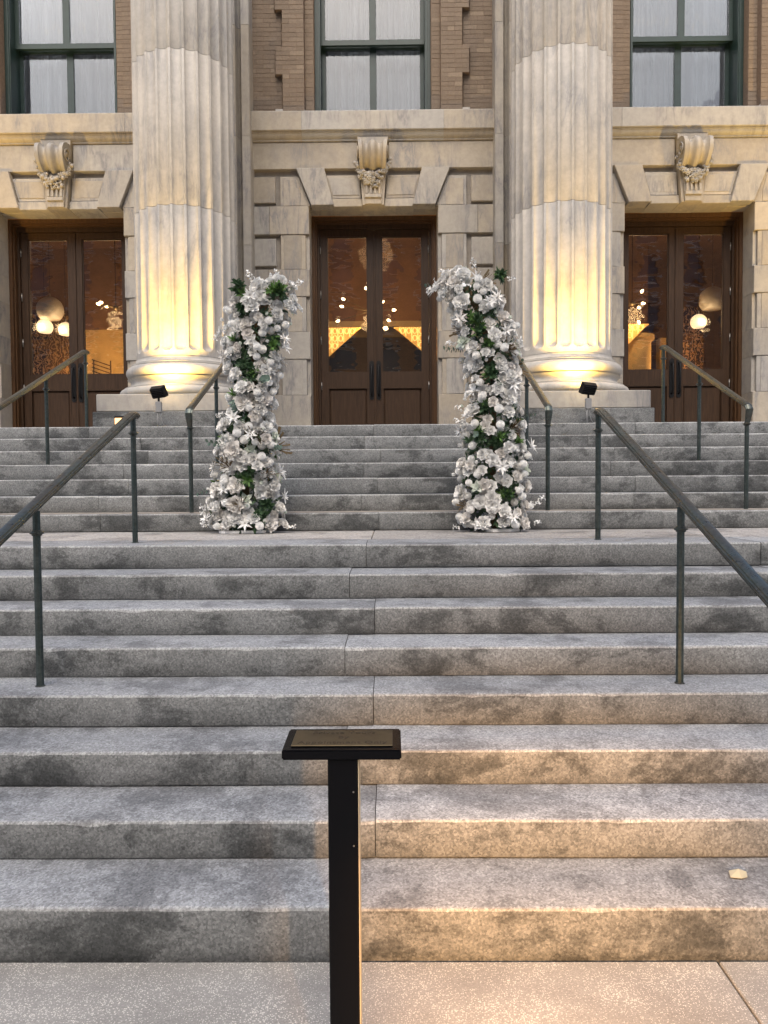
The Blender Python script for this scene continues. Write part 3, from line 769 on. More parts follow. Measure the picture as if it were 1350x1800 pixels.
def text_mesh(txt, size, cx, y, z, parent):
    cu = bpy.data.curves.new('lettering', 'FONT'); cu.body = txt; cu.size = size; cu.align_x = 'CENTER'; cu.align_y = 'CENTER'; cu.extrude = .0004; cu.space_character = 1.08
    t = bpy.data.objects.new('tmp', cu); COL.objects.link(t); dg = bpy.context.evaluated_depsgraph_get()
    me = bpy.data.meshes.new_from_object(t.evaluated_get(dg)); bpy.data.objects.remove(t)
    me.materials.clear(); me.materials.append(LETTER)
    me.transform(Matrix.Scale(1.15, 4, (1, 0, 0)))
    o = bpy.data.objects.new('lettering', me); COL.objects.link(o); o.parent = parent; o.location = Vector((cx, y, z))-WP[parent]; WP[o] = Vector((cx, y, z)); return o
for txt, y in (('Private Tours', 1.966), ('By', 1.930), ('Appointment Only', 1.892)): text_mesh(txt, .0245, .107, y, .9176, pl)
for z in (.80, .66):
    bm = BM(); lathe(bm, [(.0022, 0), (.0022, .0015), (.001, .002)], 0, 0, 10); bmesh.ops.rotate(bm, verts=bm.verts, cent=(0, 0, 0), matrix=Matrix.Rotation(R(90), 3, 'X')); bmesh.ops.translate(bm, verts=bm.verts, vec=(.136, 1.861, z)); obj('screw', bm, STEEL, pl)

# scrap of paper on the lowest tread
bm = BM()
v = [bm.verts.new(p) for p in ((1.44, 2.60, .1755), (1.475, 2.592, .176), (1.482, 2.63, .190), (1.452, 2.64, .178), (1.50, 2.60, .1765), (1.512, 2.632, .1785))]
bm.faces.new((v[0], v[1], v[2], v[3])); bm.faces.new((v[1], v[4], v[5], v[2]))
g = bmesh.ops.extrude_face_region(bm, geom=list(bm.faces)); bmesh.ops.translate(bm, verts=[e for e in g['geom'] if isinstance(e, bmesh.types.BMVert)], vec=(0, 0, .0015))
tag(obj('paper_scrap', bm, m_plain('pale_paper', (.45, .42, .30), .8)), 'small folded scrap of pale paper lying on the bottom step', 'litter')

# low ground spotlight on the pavement to the right, below the picture's lower edge
LX, LY, LZ = .52, .50, .78
f = empty('ground_spotlight', (LX, LY, 0), 'small black ground spotlight at the foot of the steps, shining warm light on the risers', 'spotlight')
bm = BM(); tube(bm, [(LX, LY-.05, 0), (LX, LY-.05, LZ-.03)], .012, 10); obj('stake', bm, BLACK, f, True)
bm = BM(); lathe(bm, [(.022, 0), (.034, .01), (.038, .09), (.034, .09), (.032, .08)], 0, 0, 20, False)
Mx = Matrix.Translation((LX, LY-.095, LZ-.01)) @ Matrix.Rotation(R(-78), 4, 'X'); bmesh.ops.transform(bm, matrix=Mx, verts=bm.verts); obj('lamp_head', bm, BLACK, f, 40)
bm = BM(); bmesh.ops.create_circle(bm, cap_ends=True, segments=20, radius=.031, matrix=Mx @ Matrix.Translation((0, 0, .078))); obj('lens', bm, LENS, f)
bm = BM(); box(bm, LX-.06, LX+.06, LY-.06, LY+.20, LZ-.0, LZ+.004); bmesh.ops.rotate(bm, verts=bm.verts, cent=(LX, LY+.02, LZ+.01), matrix=Matrix.Rotation(R(-8), 3, 'X')); bmesh.ops.translate(bm, verts=bm.verts, vec=(0, 0, .014)); obj('cutoff_hood', bm, BLACK, f)  # unseen hood, added to keep the beam off the upper steps and flowers
spot('step_lamp', (LX, LY+.02, LZ+.01), (.80, 2.55, .10), 340, (1.0, .50, .15), 58, 1.0, .02, f)

# ------------------------------------------------------------------ curtains behind the windows
def curtain(cx, label, seed):
    bm = BM(); rr = random.Random(seed); N = 220; zs = [7.0, 7.6, 8.2, 8.8, 9.4]
    ph = [rr.uniform(0, 6.28) for _ in range(5)]
    rows = []
    for z in zs:
        row = []
        for i in range(N+1):
            x = cx-.83+1.66*i/N; t = (x-cx)
            gq = .35+.9*abs(noise.noise(Vector((t*2.3, seed*3.1, .5))))*2; d = gq*.05*math.sin(t*31+ph[0]+3.2*noise.noise(Vector((t*2.1, seed, 4))))+.026*math.sin(t*27+ph[2]+(z-8)*.5)+.012*math.sin(t*95+ph[3])
            row.append(bm.verts.new((x, 11.74+d, z)))
        rows.append(row)
    for a, b in zip(rows, rows[1:]):
        for i in range(N): bm.faces.new((a[i], a[i+1], b[i+1], b[i]))
    o = obj('curtain', bm, CURT, None, True); tag(o, label, 'curtain', 'curtains behind the upper windows')
curtain(FC, 'white sheer curtain hanging behind the middle window', 1)
curtain(FC-4.62, 'white sheer curtain hanging behind the left window', 2)
curtain(FC+4.62, 'white sheer curtain hanging behind the right window', 3)

# ------------------------------------------------------------------ lobby behind the doors
BROWN = m_plain('brown_plaster', (.20, .105, .05), .8, 0, 2, .25)
OCHRE = m_plain('ochre_plaster', (.58, .40, .17), .8, 0, 3, .15)
DARKW = m_plain('dark_panelling', (.030, .020, .014), .5, 0, 4, .3)
CREAM = m_plain('cream_trim', (.50, .38, .22), .7)
rm = empty('lobby', (0, 14, ZP), 'dim warm lobby seen through the glass of the doors', None, kind='structure')
boxo('floor', (-7.4, 7.4, 11.91, 16.9, ZP-.1, ZP-.004), DARKW, rm)
boxo('ceiling', (-7.4, 7.4, 11.57, 16.9, 6.3, 6.4), BROWN, rm)
boxo('back_wall', (-7.4, 7.4, 16.5, 16.7, ZP, 6.3), BROWN, rm)
boxo('side_wall', (-7.5, -7.4, 11.56, 16.9, ZP, 6.4), BROWN, rm); boxo('side_wall', (7.4, 7.5, 11.56, 16.9, ZP, 6.4), BROWN, rm)
boxo('bulkhead', (-3.4, 3.4, 14.9, 15.1, 4.86, 6.3), BROWN, rm); boxo('bulkhead_trim', (-3.4, 3.4, 14.86, 14.90, 4.74, 4.855), CREAM, rm)
boxo('rear_band', (-3.4, 3.4, 16.3, 16.48, 4.82, 5.2), CREAM, rm); boxo('rear_panelling', (-3.4, 3.4, 16.30, 16.48, ZP, 4.81), DARKW, rm)
boxo('partition_wall', (-5.92, -3.6, 14.8, 15.0, ZP, 4.72), OCHRE, rm); boxo('partition_wall', (5.66, 5.85, 15.0, 15.2, ZP, 4.5), OCHRE, rm)
boxo('partition_head', (-6.9, -3.45, 14.75, 15.05, 4.73, 6.3), BROWN, rm); boxo('partition_head', (3.45, 5.4, 14.95, 15.25, 4.75, 6.3), BROWN, rm)
bm = BM(); lathe(bm, [(.28, ZP), (.28, 4.28), (.34, 4.32), (.34, 4.4)], 4.95, 14.3, 24); obj('round_pier', bm, OCHRE, rm, 40)
up = empty('upper_room', (0, 14, 6.42), 'dark room behind the upper windows', None, kind='structure')
UPW = m_plain('grey_room_plaster', (.16, .15, .14), .9)
boxo('floor', (-7.4, 7.4, 11.59, 16.9, 6.42, 6.5), UPW, up); boxo('ceiling', (-7.4, 7.4, 11.59, 16.9, 9.5, 9.6), UPW, up); boxo('back_wall', (-7.4, 7.4, 16.5, 16.7, 6.5, 9.5), UPW, up)
boxo('side_wall', (-7.5, -7.41, 11.0, 16.9, 6.42, 9.6), UPW, up); boxo('side_wall', (7.41, 7.5, 11.0, 16.9, 6.42, 9.6), UPW, up)
# feathery mural panels
def m_feather():
    m = mat('feather_mural'); v, oi = coords(m, rnd=3)
    w = nd(m, 'ShaderNodeTexWave'); w.inputs['Scale'].default_value = 4; w.inputs['Distortion'].default_value = 14; w.inputs['Detail'].default_value = 4; w.inputs['Detail Scale'].default_value = 2.2; ln(m, v, w.inputs['Vector'])
    c = mix(m, ramp(m, w.outputs['Fac'], [(.55, 0.), (.9, 1.)]), (.035, .020, .012), (.42, .25, .11)); ln(m, c, bsdf(m).inputs['Base Color']); return m
FEA = m_feather()
boxo('mural_panel', (-7.35, -5.95, 14.55, 14.6, ZP, 5.0), FEA, rm); boxo('mural_panel', (5.9, 6.35, 14.55, 14.6, ZP, 5.0), FEA, rm)

# louvred screen on the left
scr = empty('slatted_screen', (-5.15, 13.9, ZP), 'dark slatted rack standing in the lobby behind the left door handle', 'screen')
for s_ in (-.16, .16): boxo('upright', (-5.15+s_-.008, -5.15+s_+.008, 13.9, 13.92, ZP+.3, 3.95), DARKW, scr)
for k in range(11):
    bm = BM(); prism(bm, [(-5.33, 3.98-k*.07), (-4.98, 3.86-k*.07), (-4.98, 3.84-k*.07), (-5.33, 3.96-k*.07)], 13.88, 13.90); obj('slat', bm, DARKW, scr)

# honeycomb swags: cloth of lit oval cells
def m_honey():
    m = mat('lit_honeycomb'); b = bsdf(m); b.inputs['Base Color'].default_value = (.9, .62, .22, 1)
    b.inputs['Emission Color'].default_value = (1, .60, .18, 1); b.inputs['Emission Strength'].default_value = .85; return m
HONEY = m_honey(); HONEYD = m_emit('honeycomb_cell', (.95, .48, .11), .36)
def swag(x_out, x_in, ztop, zlow, y, label, cut=1.):
    """triangle from the outer edge (deep) to the inner tip, ribs and oval cells standing on it"""
    g = empty('honeycomb_swag', ((x_out+x_in)/2, y, zlow), label, 'hanging', 'glowing honeycomb hangings in the lobby')
    s = 1 if x_in > x_out else -1; W = abs(x_in-x_out)
    def zb(u):  # bottom edge at distance u from the outer edge
        u = max(0., min(1, u)); return ztop-(ztop-zlow)*(1-max(0, u-.22)/.78)**1.0 if u > .22 else zlow-.03*math.sin(u/.22*math.pi)
    pts = [(x_out, ztop)]+[(x_out+s*W*u/16, zb(u/16)) for u in range(16)]+[(x_in, ztop-.02), (x_in, ztop)]
    bm = BM(); prism(bm, pts, y, y+.03); bg_ = obj('cloth', bm, HONEYD, g)
    bm = BM()
    cols = int(W/.10)
    for c_ in range(cols+1):
        u = c_/cols; x = x_out+s*W*u; zt0 = ztop-.01; zbb = zb(u)+.02
        if zt0-zbb > .06: tube(bm, [(x, y-.006, zt0), (x+.0, y-.006, zbb)], .010, 5)
        k = 0; z = ztop-.07-(c_ % 2)*.0
        while z-.06 > zb(u+.5/cols)+.0 and c_ < cols:
            xm = x+s*W*.5/cols; ring = [(xm+.036*math.cos(a), y-.006, z-.0+.052*math.sin(a)) for a in [i*math.pi/6 for i in range(13)]]
            tube(bm, ring, .009, 4, False); z -= .135
    r_ = obj('cell_ribs', bm, HONEY, g, True); r_['kind'] = 'stuff'
swag(-1.16, -.29, 4.53, 3.93, 13.9, 'glowing yellow honeycomb hanging behind the middle door, left one')
swag(1.22, .32, 4.53, 3.93, 13.9, 'glowing yellow honeycomb hanging behind the middle door, right one')
swag(4.35, 5.06, 4.55, 4.0, 13.9, 'glowing yellow honeycomb hanging behind the right door')

# chandelier of bare bulbs
BULB = m_emit('bulb_glow', (1, .72, .38), 6)
def chandelier(c, tips, label):
    ch = empty('chandelier', c, label, 'chandelier', 'chandeliers of bare bulbs in the lobby')
    bm = BM(); tube(bm, [c, (c[0], c[1], 6.3)], .008, 6); obj('stem', bm, BLACK, ch)
    bm = BM(); bmesh.ops.create_icosphere(bm, subdivisions=2, radius=.05, matrix=Matrix.Translation(c)); obj('hub', bm, BRONZE, ch, True)
    for (x, z, dy) in tips:
        tip = Vector((x, c[1]+dy, z)); base = Vector(c)
        bm = BM(); tube(bm, [base, base.lerp(tip, .9)], .007, 6); a = obj('arm', bm, BRONZE, ch)
        d = (tip-base).normalized()*.045
        bm = BM(); tube(bm, [tip-d*.6, tip-d*.3, tip+d*.3, tip+d], [.012, .024, .024, .010], 8); obj('bulb', bm, BULB, a, True)
    point('chandelier_light', (c[0], c[1]-.1, c[2]-.25), 13, (1, .66, .32), .15, ch)
chandelier((-.12, 13.8, 4.80), [(-.604, 5.026, 0), (-.626, 4.87, -.1), (-.712, 4.652, .1), (.111, 4.989, .1), (.321, 4.82, 0), (.224, 4.612, -.1), (.15, 4.509, .1), (.181, 4.456, -.2), (-.2, 5.3, .3), (0., 4.35, .3)], 'chandelier of bare bulbs hanging behind the middle door')
chandelier((4.62, 13.5, 4.83), [(4.79, 5.04, 0), (4.81, 4.83, 0), (4.77, 4.78, .1), (4.74, 4.50, 0), (4.3, 4.9, 0), (4.4, 4.7, .1)], 'chandelier of bare bulbs at the left edge of the right door')
chandelier((-4.72, 13.5, 4.83), [(-4.98, 4.93, 0), (-4.92, 4.88, .1), (-4.99, 4.88, -.1), (-4.5, 4.9, 0), (-4.4, 4.7, .1)], 'chandelier of bare bulbs at the right edge of the left door')

# globe pendants with cut-off bottoms
GLOBE_ON = m_emit('lit_opal_globe', (1, .78, .50), .6); GLOBE_OFF = m_plain('opal_globe', (.50, .46, .42), .35)
def globe(x, y, z, r, lit, label):
    g = empty('globe_lamp', (x, y, z), label, 'pendant lamp', 'globe pendant lamps in the lobby')
    prof = [(r*math.sin(R(a)), z+r*math.cos(R(a))) for a in range(4, 142, 6)]
    bm = BM(); lathe(bm, prof, x, y, 28, True); obj('globe', bm, GLOBE_ON if lit else GLOBE_OFF, g, True)
    bm = BM(); tube(bm, [(x, y, z+r), (x, y, 6.3)], .004, 5); obj('cord', bm, BLACK, g)
    bm = BM(); tube(bm, [(x, y, z+r-.01), (x, y, z+r+.06)], .015, 8); obj('cap', bm, STEEL, g)
    if lit: point('globe_light', (x, y-r-.08, z-.05), 4, (1, .7, .36), .1, g)
globe(-5.919, 13.5, 4.804, .235, False, 'large unlit globe pendant behind the left door')
globe(-6.07, 13.6, 4.52, .145, True, 'lit globe pendant under the large globe, half cut by the left edge of the glass')
globe(-5.64, 13.5, 4.444, .135, True, 'lit globe pendant beside the middle stile of the left door')
globe(6.06, 13.5, 4.88, .235, False, 'large unlit globe pendant behind the right door')
globe(5.816, 13.5, 4.488, .14, True, 'small lit globe pendant behind the right door')
# candle lamps
for (x, z, lab) in ((-5.62, 3.95, 'small candle lamp glowing low behind the left door'), (5.667, 3.92, 'small candle lamp glowing low behind the right door')):
    g = empty('candle_lamp', (x, 14.3, ZP), lab, 'lamp', 'candle lamps in the lobby')
    bm = BM(); tube(bm, [(x, 14.3, ZP), (x, 14.3, z-.06)], .012, 8); obj('stand', bm, BRONZE, g)
    bm = BM(); tube(bm, [(x, 14.3, z-.07), (x, 14.3, z-.03), (x, 14.3, z+.03), (x, 14.3, z+.08)], [.014, .03, .03, .006], 10); obj('bulb', bm, BULB, g, True)
    point('candle_light', (x, 14.2, z), 11, (1, .55, .2), .05, g)
point('wall_washer_left', (-4.5, 13.9, 3.2), 10, (1, .66, .28), .2, rm); point('wall_washer_right', (4.2, 14.2, 3.0), 7, (1, .66, .28), .2, rm)
point('lobby_light', (0, 13.4, 5.7), 12, (1, .60, .28), .3, rm)

# ------------------------------------------------------------------ building across the street (seen mirrored in the glass)
OB = empty('brick_office_building', (0, -30, 0), 'red brown brick building with rows of windows across the street, facing the steps', 'building')
RB = m_plain('red_brown_brick', (.36, .17, .085), .9, 0, 1.5, .25); TRIM = m_plain('pale_stone_trim', (.52, .45, .38), .8); WG = m_plain('dark_window_glass', (.05, .06, .07), .1)
holes = []
for r in range(6):
    for c_ in range(-12, 13): holes.append((c_*3.1-.75, c_*3.1+.75, 3.2+r*3.1, 5.2+r*3.1))
bm = BM(); plate(bm, -40, 40, -.1, 23.5, -30.4, -30, holes); obj('wall', bm, RB, OB)
bm = BM(); plate(bm, -40, 40, -.1, 23.3, -37, -30.75, []); obj('rear_mass', bm, RB, OB)
wm = None; sm = None
for h in holes:
    c0 = ((h[0]+h[1])/2, -30.3, (h[2]+h[3])/2)
    if wm is None:
        bm = BM(); box(bm, -.75, .75, -.03, .03, -1, 1); wm = bpy.data.meshes.new('window'); bm.to_mesh(wm); bm.free(); wm.materials.append(WG)
        bm = BM(); box(bm, -.9, .9, -.12, .12, -.09, .09); sm = bpy.data.meshes.new('sill'); bm.to_mesh(sm); bm.free(); sm.materials.append(TRIM)
    w_ = share('window', wm, c0, None, 1, OB)
    share('sill', sm, (c0[0], -29.93, h[2]-.1), None, 1, w_); share('lintel', sm, (c0[0], -29.93, h[3]+.1), None, 1, w_)
for z in (2.6, 23.5): boxo('cornice', (-40.3, 40.3, -30.2, -29.6, z-.2, z+.25), TRIM, OB)

# ------------------------------------------------------------------ flowers
def petal(vs, fs, L, W, az, tilt, cup=.3, curl=0., r0=0., z0=0., point_=0., ruff=0., seed=0, nu=4, nv=3):
    ca, sa, ct, st = math.cos(az), math.sin(az), math.cos(tilt), math.sin(tilt); b = len(vs)
    for i in range(nu+1):
        u = i/nu
        if point_: w = W*(math.sin(math.pi*min(1, u*.93+.05))**.8)*(1-.55*u*point_)
        else: w = W*(.32+.68*math.sin(math.pi*min(.93, u*.74+.1)))*(1 if i < nu else .72)
        for j in range(nv+1):
            v = -1+2*j/nv
            x = v*w; y = u*L; z = cup*W*(v*v)+curl*L*u*u
            if ruff: z += ruff*math.sin(v*5+seed)*u*L; y += ruff*.7*math.cos(v*6+seed*2)*u*L
            y2 = y*ct-z*st+r0; z2 = y*st+z*ct+z0
            vs.append((x*ca-y2*sa, x*sa+y2*ca, z2))
    for i in range(nu):
        for j in range(nv):
            a = b+i*(nv+1)+j; fs.append((a, a+1, a+nv+2, a+nv+1))
def mk(name, vs, fs, mats, idx=None):
    me = bpy.data.meshes.new(name); me.from_pydata(vs, [], fs); me.update()
    for m_ in mats: me.materials.append(m_)
    for i, p in enumerate(me.polygons):
        p.use_smooth = True
        if idx: p.material_index = idx[i]
    return me
rf = random.Random(5)
def F_rose(seed, m_):
    r_ = random.Random(seed); vs, fs = [], []
    for n, tl, L, W, r0, cp_ in ((3, 84, .62, .24, .03, .9), (4, 78, .70, .34, .10, .8), (5, 70, .74, .44, .20, .7), (6, 58, .78, .52, .28, .6), (7, 40, .80, .56, .34, .5)):
        o0 = r_.random()*6
        for k in range(n): petal(vs, fs, L*r_.uniform(.92, 1.05), W, o0+k*2*math.pi/n, R(tl+r_.uniform(-5, 5)), cp_, -.32 if tl < 60 else -.1, r0, 0, 0, .04, r_.random()*6)
    return mk('rose', vs, fs, [m_])
def F_peony(seed, m_):
    r_ = random.Random(seed); vs, fs = [], []
    for n, tl, L, W in ((5, 82, .5, .22), (7, 70, .62, .26), (8, 62, .78, .34), (8, 48, .88, .40), (8, 32, .94, .44), (7, 14, .94, .44)):
        o0 = r_.random()*6
        for k in range(n): petal(vs, fs, L*r_.uniform(.85, 1.1), W, o0+k*2*math.pi/n, R(tl+r_.uniform(-9, 9)), .45, -.18, .06, .05, 0, .09, r_.random()*6)
    return mk('peony', vs, fs, [m_])
def F_pompon(seed, m_):
    vs, fs = [], []; N = 110
    for i in range(N):
        ph = i*2.39996; ct = 1-1.75*(i+.5)/N; st = math.sqrt(max(0, 1-ct*ct))
        d = Vector((st*math.cos(ph), st*math.sin(ph), ct)); c = d*.62+Vector((0, 0, .35))
        t = d.cross(Vector((0, 0, 1)));  t = t.normalized() if t.length > .01 else Vector((1, 0, 0)); u_ = d.cross(t)
        k = len(vs); r = .105
        vs += [tuple(c-t*r-d*.06), tuple(c+t*r-d*.06), tuple(c+t*r*.9+d*.16+u_*.05), tuple(c-t*r*.9+d*.16+u_*.05), tuple(c+d*.24-u_*.05)]
        fs += [(k, k+1, k+2, k+3), (k+3, k+2, k+4)]
    b = len(vs)
    for i in range(7):
        for j in range(10):
            a, p = math.pi*(i/6), j*2*math.pi/10; vs.append((.6*math.sin(a)*math.cos(p), .6*math.sin(a)*math.sin(p), .35+.6*math.cos(a)))
    for i in range(6):
        for j in range(10): fs.append((b+i*10+j, b+i*10+(j+1) % 10, b+(i+1)*10+(j+1) % 10, b+(i+1)*10+j))
    return mk('pompon_flower', vs, fs, [m_])
def F_lily(seed, m_, n=7, W=.21, L=1.25):
    r_ = random.Random(seed); vs, fs = [], []
    for ring in range(2):
        o0 = r_.random()*6
        for k in range(n-ring*2): petal(vs, fs, L*r_.uniform(.85, 1.1)*(1-.2*ring), W, o0+k*2*math.pi/(n-ring*2), R((22 if not ring else 45)+r_.uniform(-14, 12)), .5, -.22, .03, .02, .9, .03, r_.random()*6, 5, 2)
    n0 = len(fs)
    for k in range(6): petal(vs, fs, .4, .02, k*1.05, R(75), 0, 0, .02, .05, .5, 0, 0, 2, 1)
    return mk('lily', vs, fs, [m_, TWIG], [0]*n0+[1]*(len(fs)-n0))
def F_magnolia(seed, m_):
    r_ = random.Random(seed); vs, fs = [], []
    for n, tl, L, W in ((3, 74, .7, .34), (4, 48, .95, .40), (5, 16, 1.1, .40)):
        o0 = r_.random()*6
        for k in range(n): petal(vs, fs, L*r_.uniform(.9, 1.1), W, o0+k*2*math.pi/n, R(tl+r_.uniform(-10, 10)), .6, -.12, .04, .03, .45, .05, r_.random()*6)
    return mk('magnolia', vs, fs, [m_])
def F_bud(seed, m_):
    r_ = random.Random(seed); vs, fs = [], []
    for n, tl, L, W in ((3, 86, 1.0, .42), (4, 80, .95, .48)):
        for k in range(n): petal(vs, fs, L, W, k*2*math.pi/n+tl, R(tl), .9, .25, .22, 0, 0, .02, r_.random())
    n0 = len(fs)
    for k in range(5): petal(vs, fs, .5, .14, k*1.25, R(60), .3, 0, .08, -.05, 1, 0, 0, 3, 1)
    return mk('flower_bud', vs, fs, [m_, LEAF], [0]*n0+[1]*(len(fs)-n0))
def F_spray(seed, m_, n=16, L=3.0):
    r_ = random.Random(seed); vs, fs, idx = [], [], []
    P = []
    for i in range(10):
        t = i/9; P.append(Vector((.5*math.sin(t*2), .3*t*t, t*L)))
    for i in range(9):                       # stem
        k = len(vs); a, b = P[i], P[i+1]; w = .025
        vs += [tuple(a+Vector((w, 0, 0))), tuple(a-Vector((w, 0, 0))), tuple(b-Vector((w, 0, 0))), tuple(b+Vector((w, 0, 0)))]; fs.append((k, k+1, k+2, k+3)); idx.append(1)
    for i in range(n):
        t = .35+.65*i/n; c = P[min(9, int(t*9))]+Vector((r_.uniform(-.45, .45), r_.uniform(-.4, .4), r_.uniform(-.15, .2)))
        tv, tf = [], []
        for k in range(5): petal(tv, tf, .34, .13, k*1.257+i, R(25+r_.uniform(-10, 20)), .3, -.1, .02, 0, .3, 0, 0, 2, 1)
        M_ = Matrix.Rotation(r_.uniform(-1.2, 1.2), 3, 'X') @ Matrix.Rotation(r_.uniform(-1.2, 1.2), 3, 'Y')
        b = len(vs); vs += [tuple(c+M_ @ Vector(p)) for p in tv]; fs += [tuple(q+b for q in f_) for f_ in tf]; idx += [0]*len(tf)
    return mk('blossom_spray', vs, fs, [m_, TWIG], idx)
def F_leaves(name, seed, m_, n=10, L=1.1, W=.26, spread=70, roundy=0):
    r_ = random.Random(seed); vs, fs = [], []
    for k in range(n):
        petal(vs, fs, L*r_.uniform(.6, 1.1), W*r_.uniform(.8, 1.15), r_.uniform(0, 6.28), R(90-r_.uniform(8, spread)), .35, -.25*r_.random(), r_.uniform(0, .15), r_.uniform(0, .5), 0 if roundy else .8, .02, r_.random()*6, 4, 2)
    return mk(name, vs, fs, [m_])
def F_euc(seed):
    r_ = random.Random(seed); vs, fs, idx = [], [], []
    for i in range(9):
        z = .2+i*.3; xx = .08*i*i*.15
        for s in (-1, 1):
            tv, tf = [], []; petal(tv, tf, .5, .25, s*1.57+i*1.5, R(25), .12, 0, .06, 0, 0, 0, 0, 4, 2)
            b = len(vs); vs += [(p[0]+xx, p[1], p[2]+z) for p in tv]; fs += [tuple(q+b for q in f_) for f_ in tf]; idx += [0]*len(tf)
        k = len(vs); vs += [(xx-.02, 0, z-.3), (xx+.02, 0, z-.3), (xx+.02, 0, z+.05), (xx-.02, 0, z+.05)]; fs.append((k, k+1, k+2, k+3)); idx.append(1)
    return mk('eucalyptus_sprig', vs, fs, [LEAFE, TWIG], idx)
def F_twigs(seed):
    r_ = random.Random(seed); vs, fs = [], []
    for i in range(26):
        petal(vs, fs, r_.uniform(.7, 1.6), .02, r_.uniform(0, 6.28), R(r_.uniform(20, 85)), 0, r_.uniform(-.3, .3), 0, 0, .6, .08, r_.random()*6, 3, 1)
        a = r_.uniform(0, 6.28)
    return mk('dry_twigs', vs, fs, [TWIG])
ROSES = [F_rose(i, (PET, PET, PETC)[i % 3]) for i in range(4)]
PEON = [F_peony(i+10, (PET, PET, PETC)[i % 3]) for i in range(4)]
POMP = [F_pompon(20, PET)]
LILY = [F_lily(30+i, (PET, PETC)[i % 2]) for i in range(3)]
MAGN = [F_magnolia(40+i, (PET, PETC, PETG)[i % 3]) for i in range(3)]
BUDS = [F_bud(50, PET), F_bud(51, PETG)]
SPRAY = [F_spray(60+i, PET) for i in range(3)]
GREENS = [F_leaves('leaf_cluster', 70, LEAF, 16), F_leaves('leaf_cluster', 71, LEAFD, 16, 1.0, .3), F_leaves('leaf_cluster', 72, LEAF, 22, 1.2, .15)]
DARKL = [F_leaves('leaf_cluster', 73, LEAFD, 14, 1.0, .34), F_leaves('leaf_cluster', 74, LEAFD, 18, 1.1, .2)]
EUC = [F_euc(80), F_euc(81)]; TW = [F_twigs(90), F_twigs(91)]

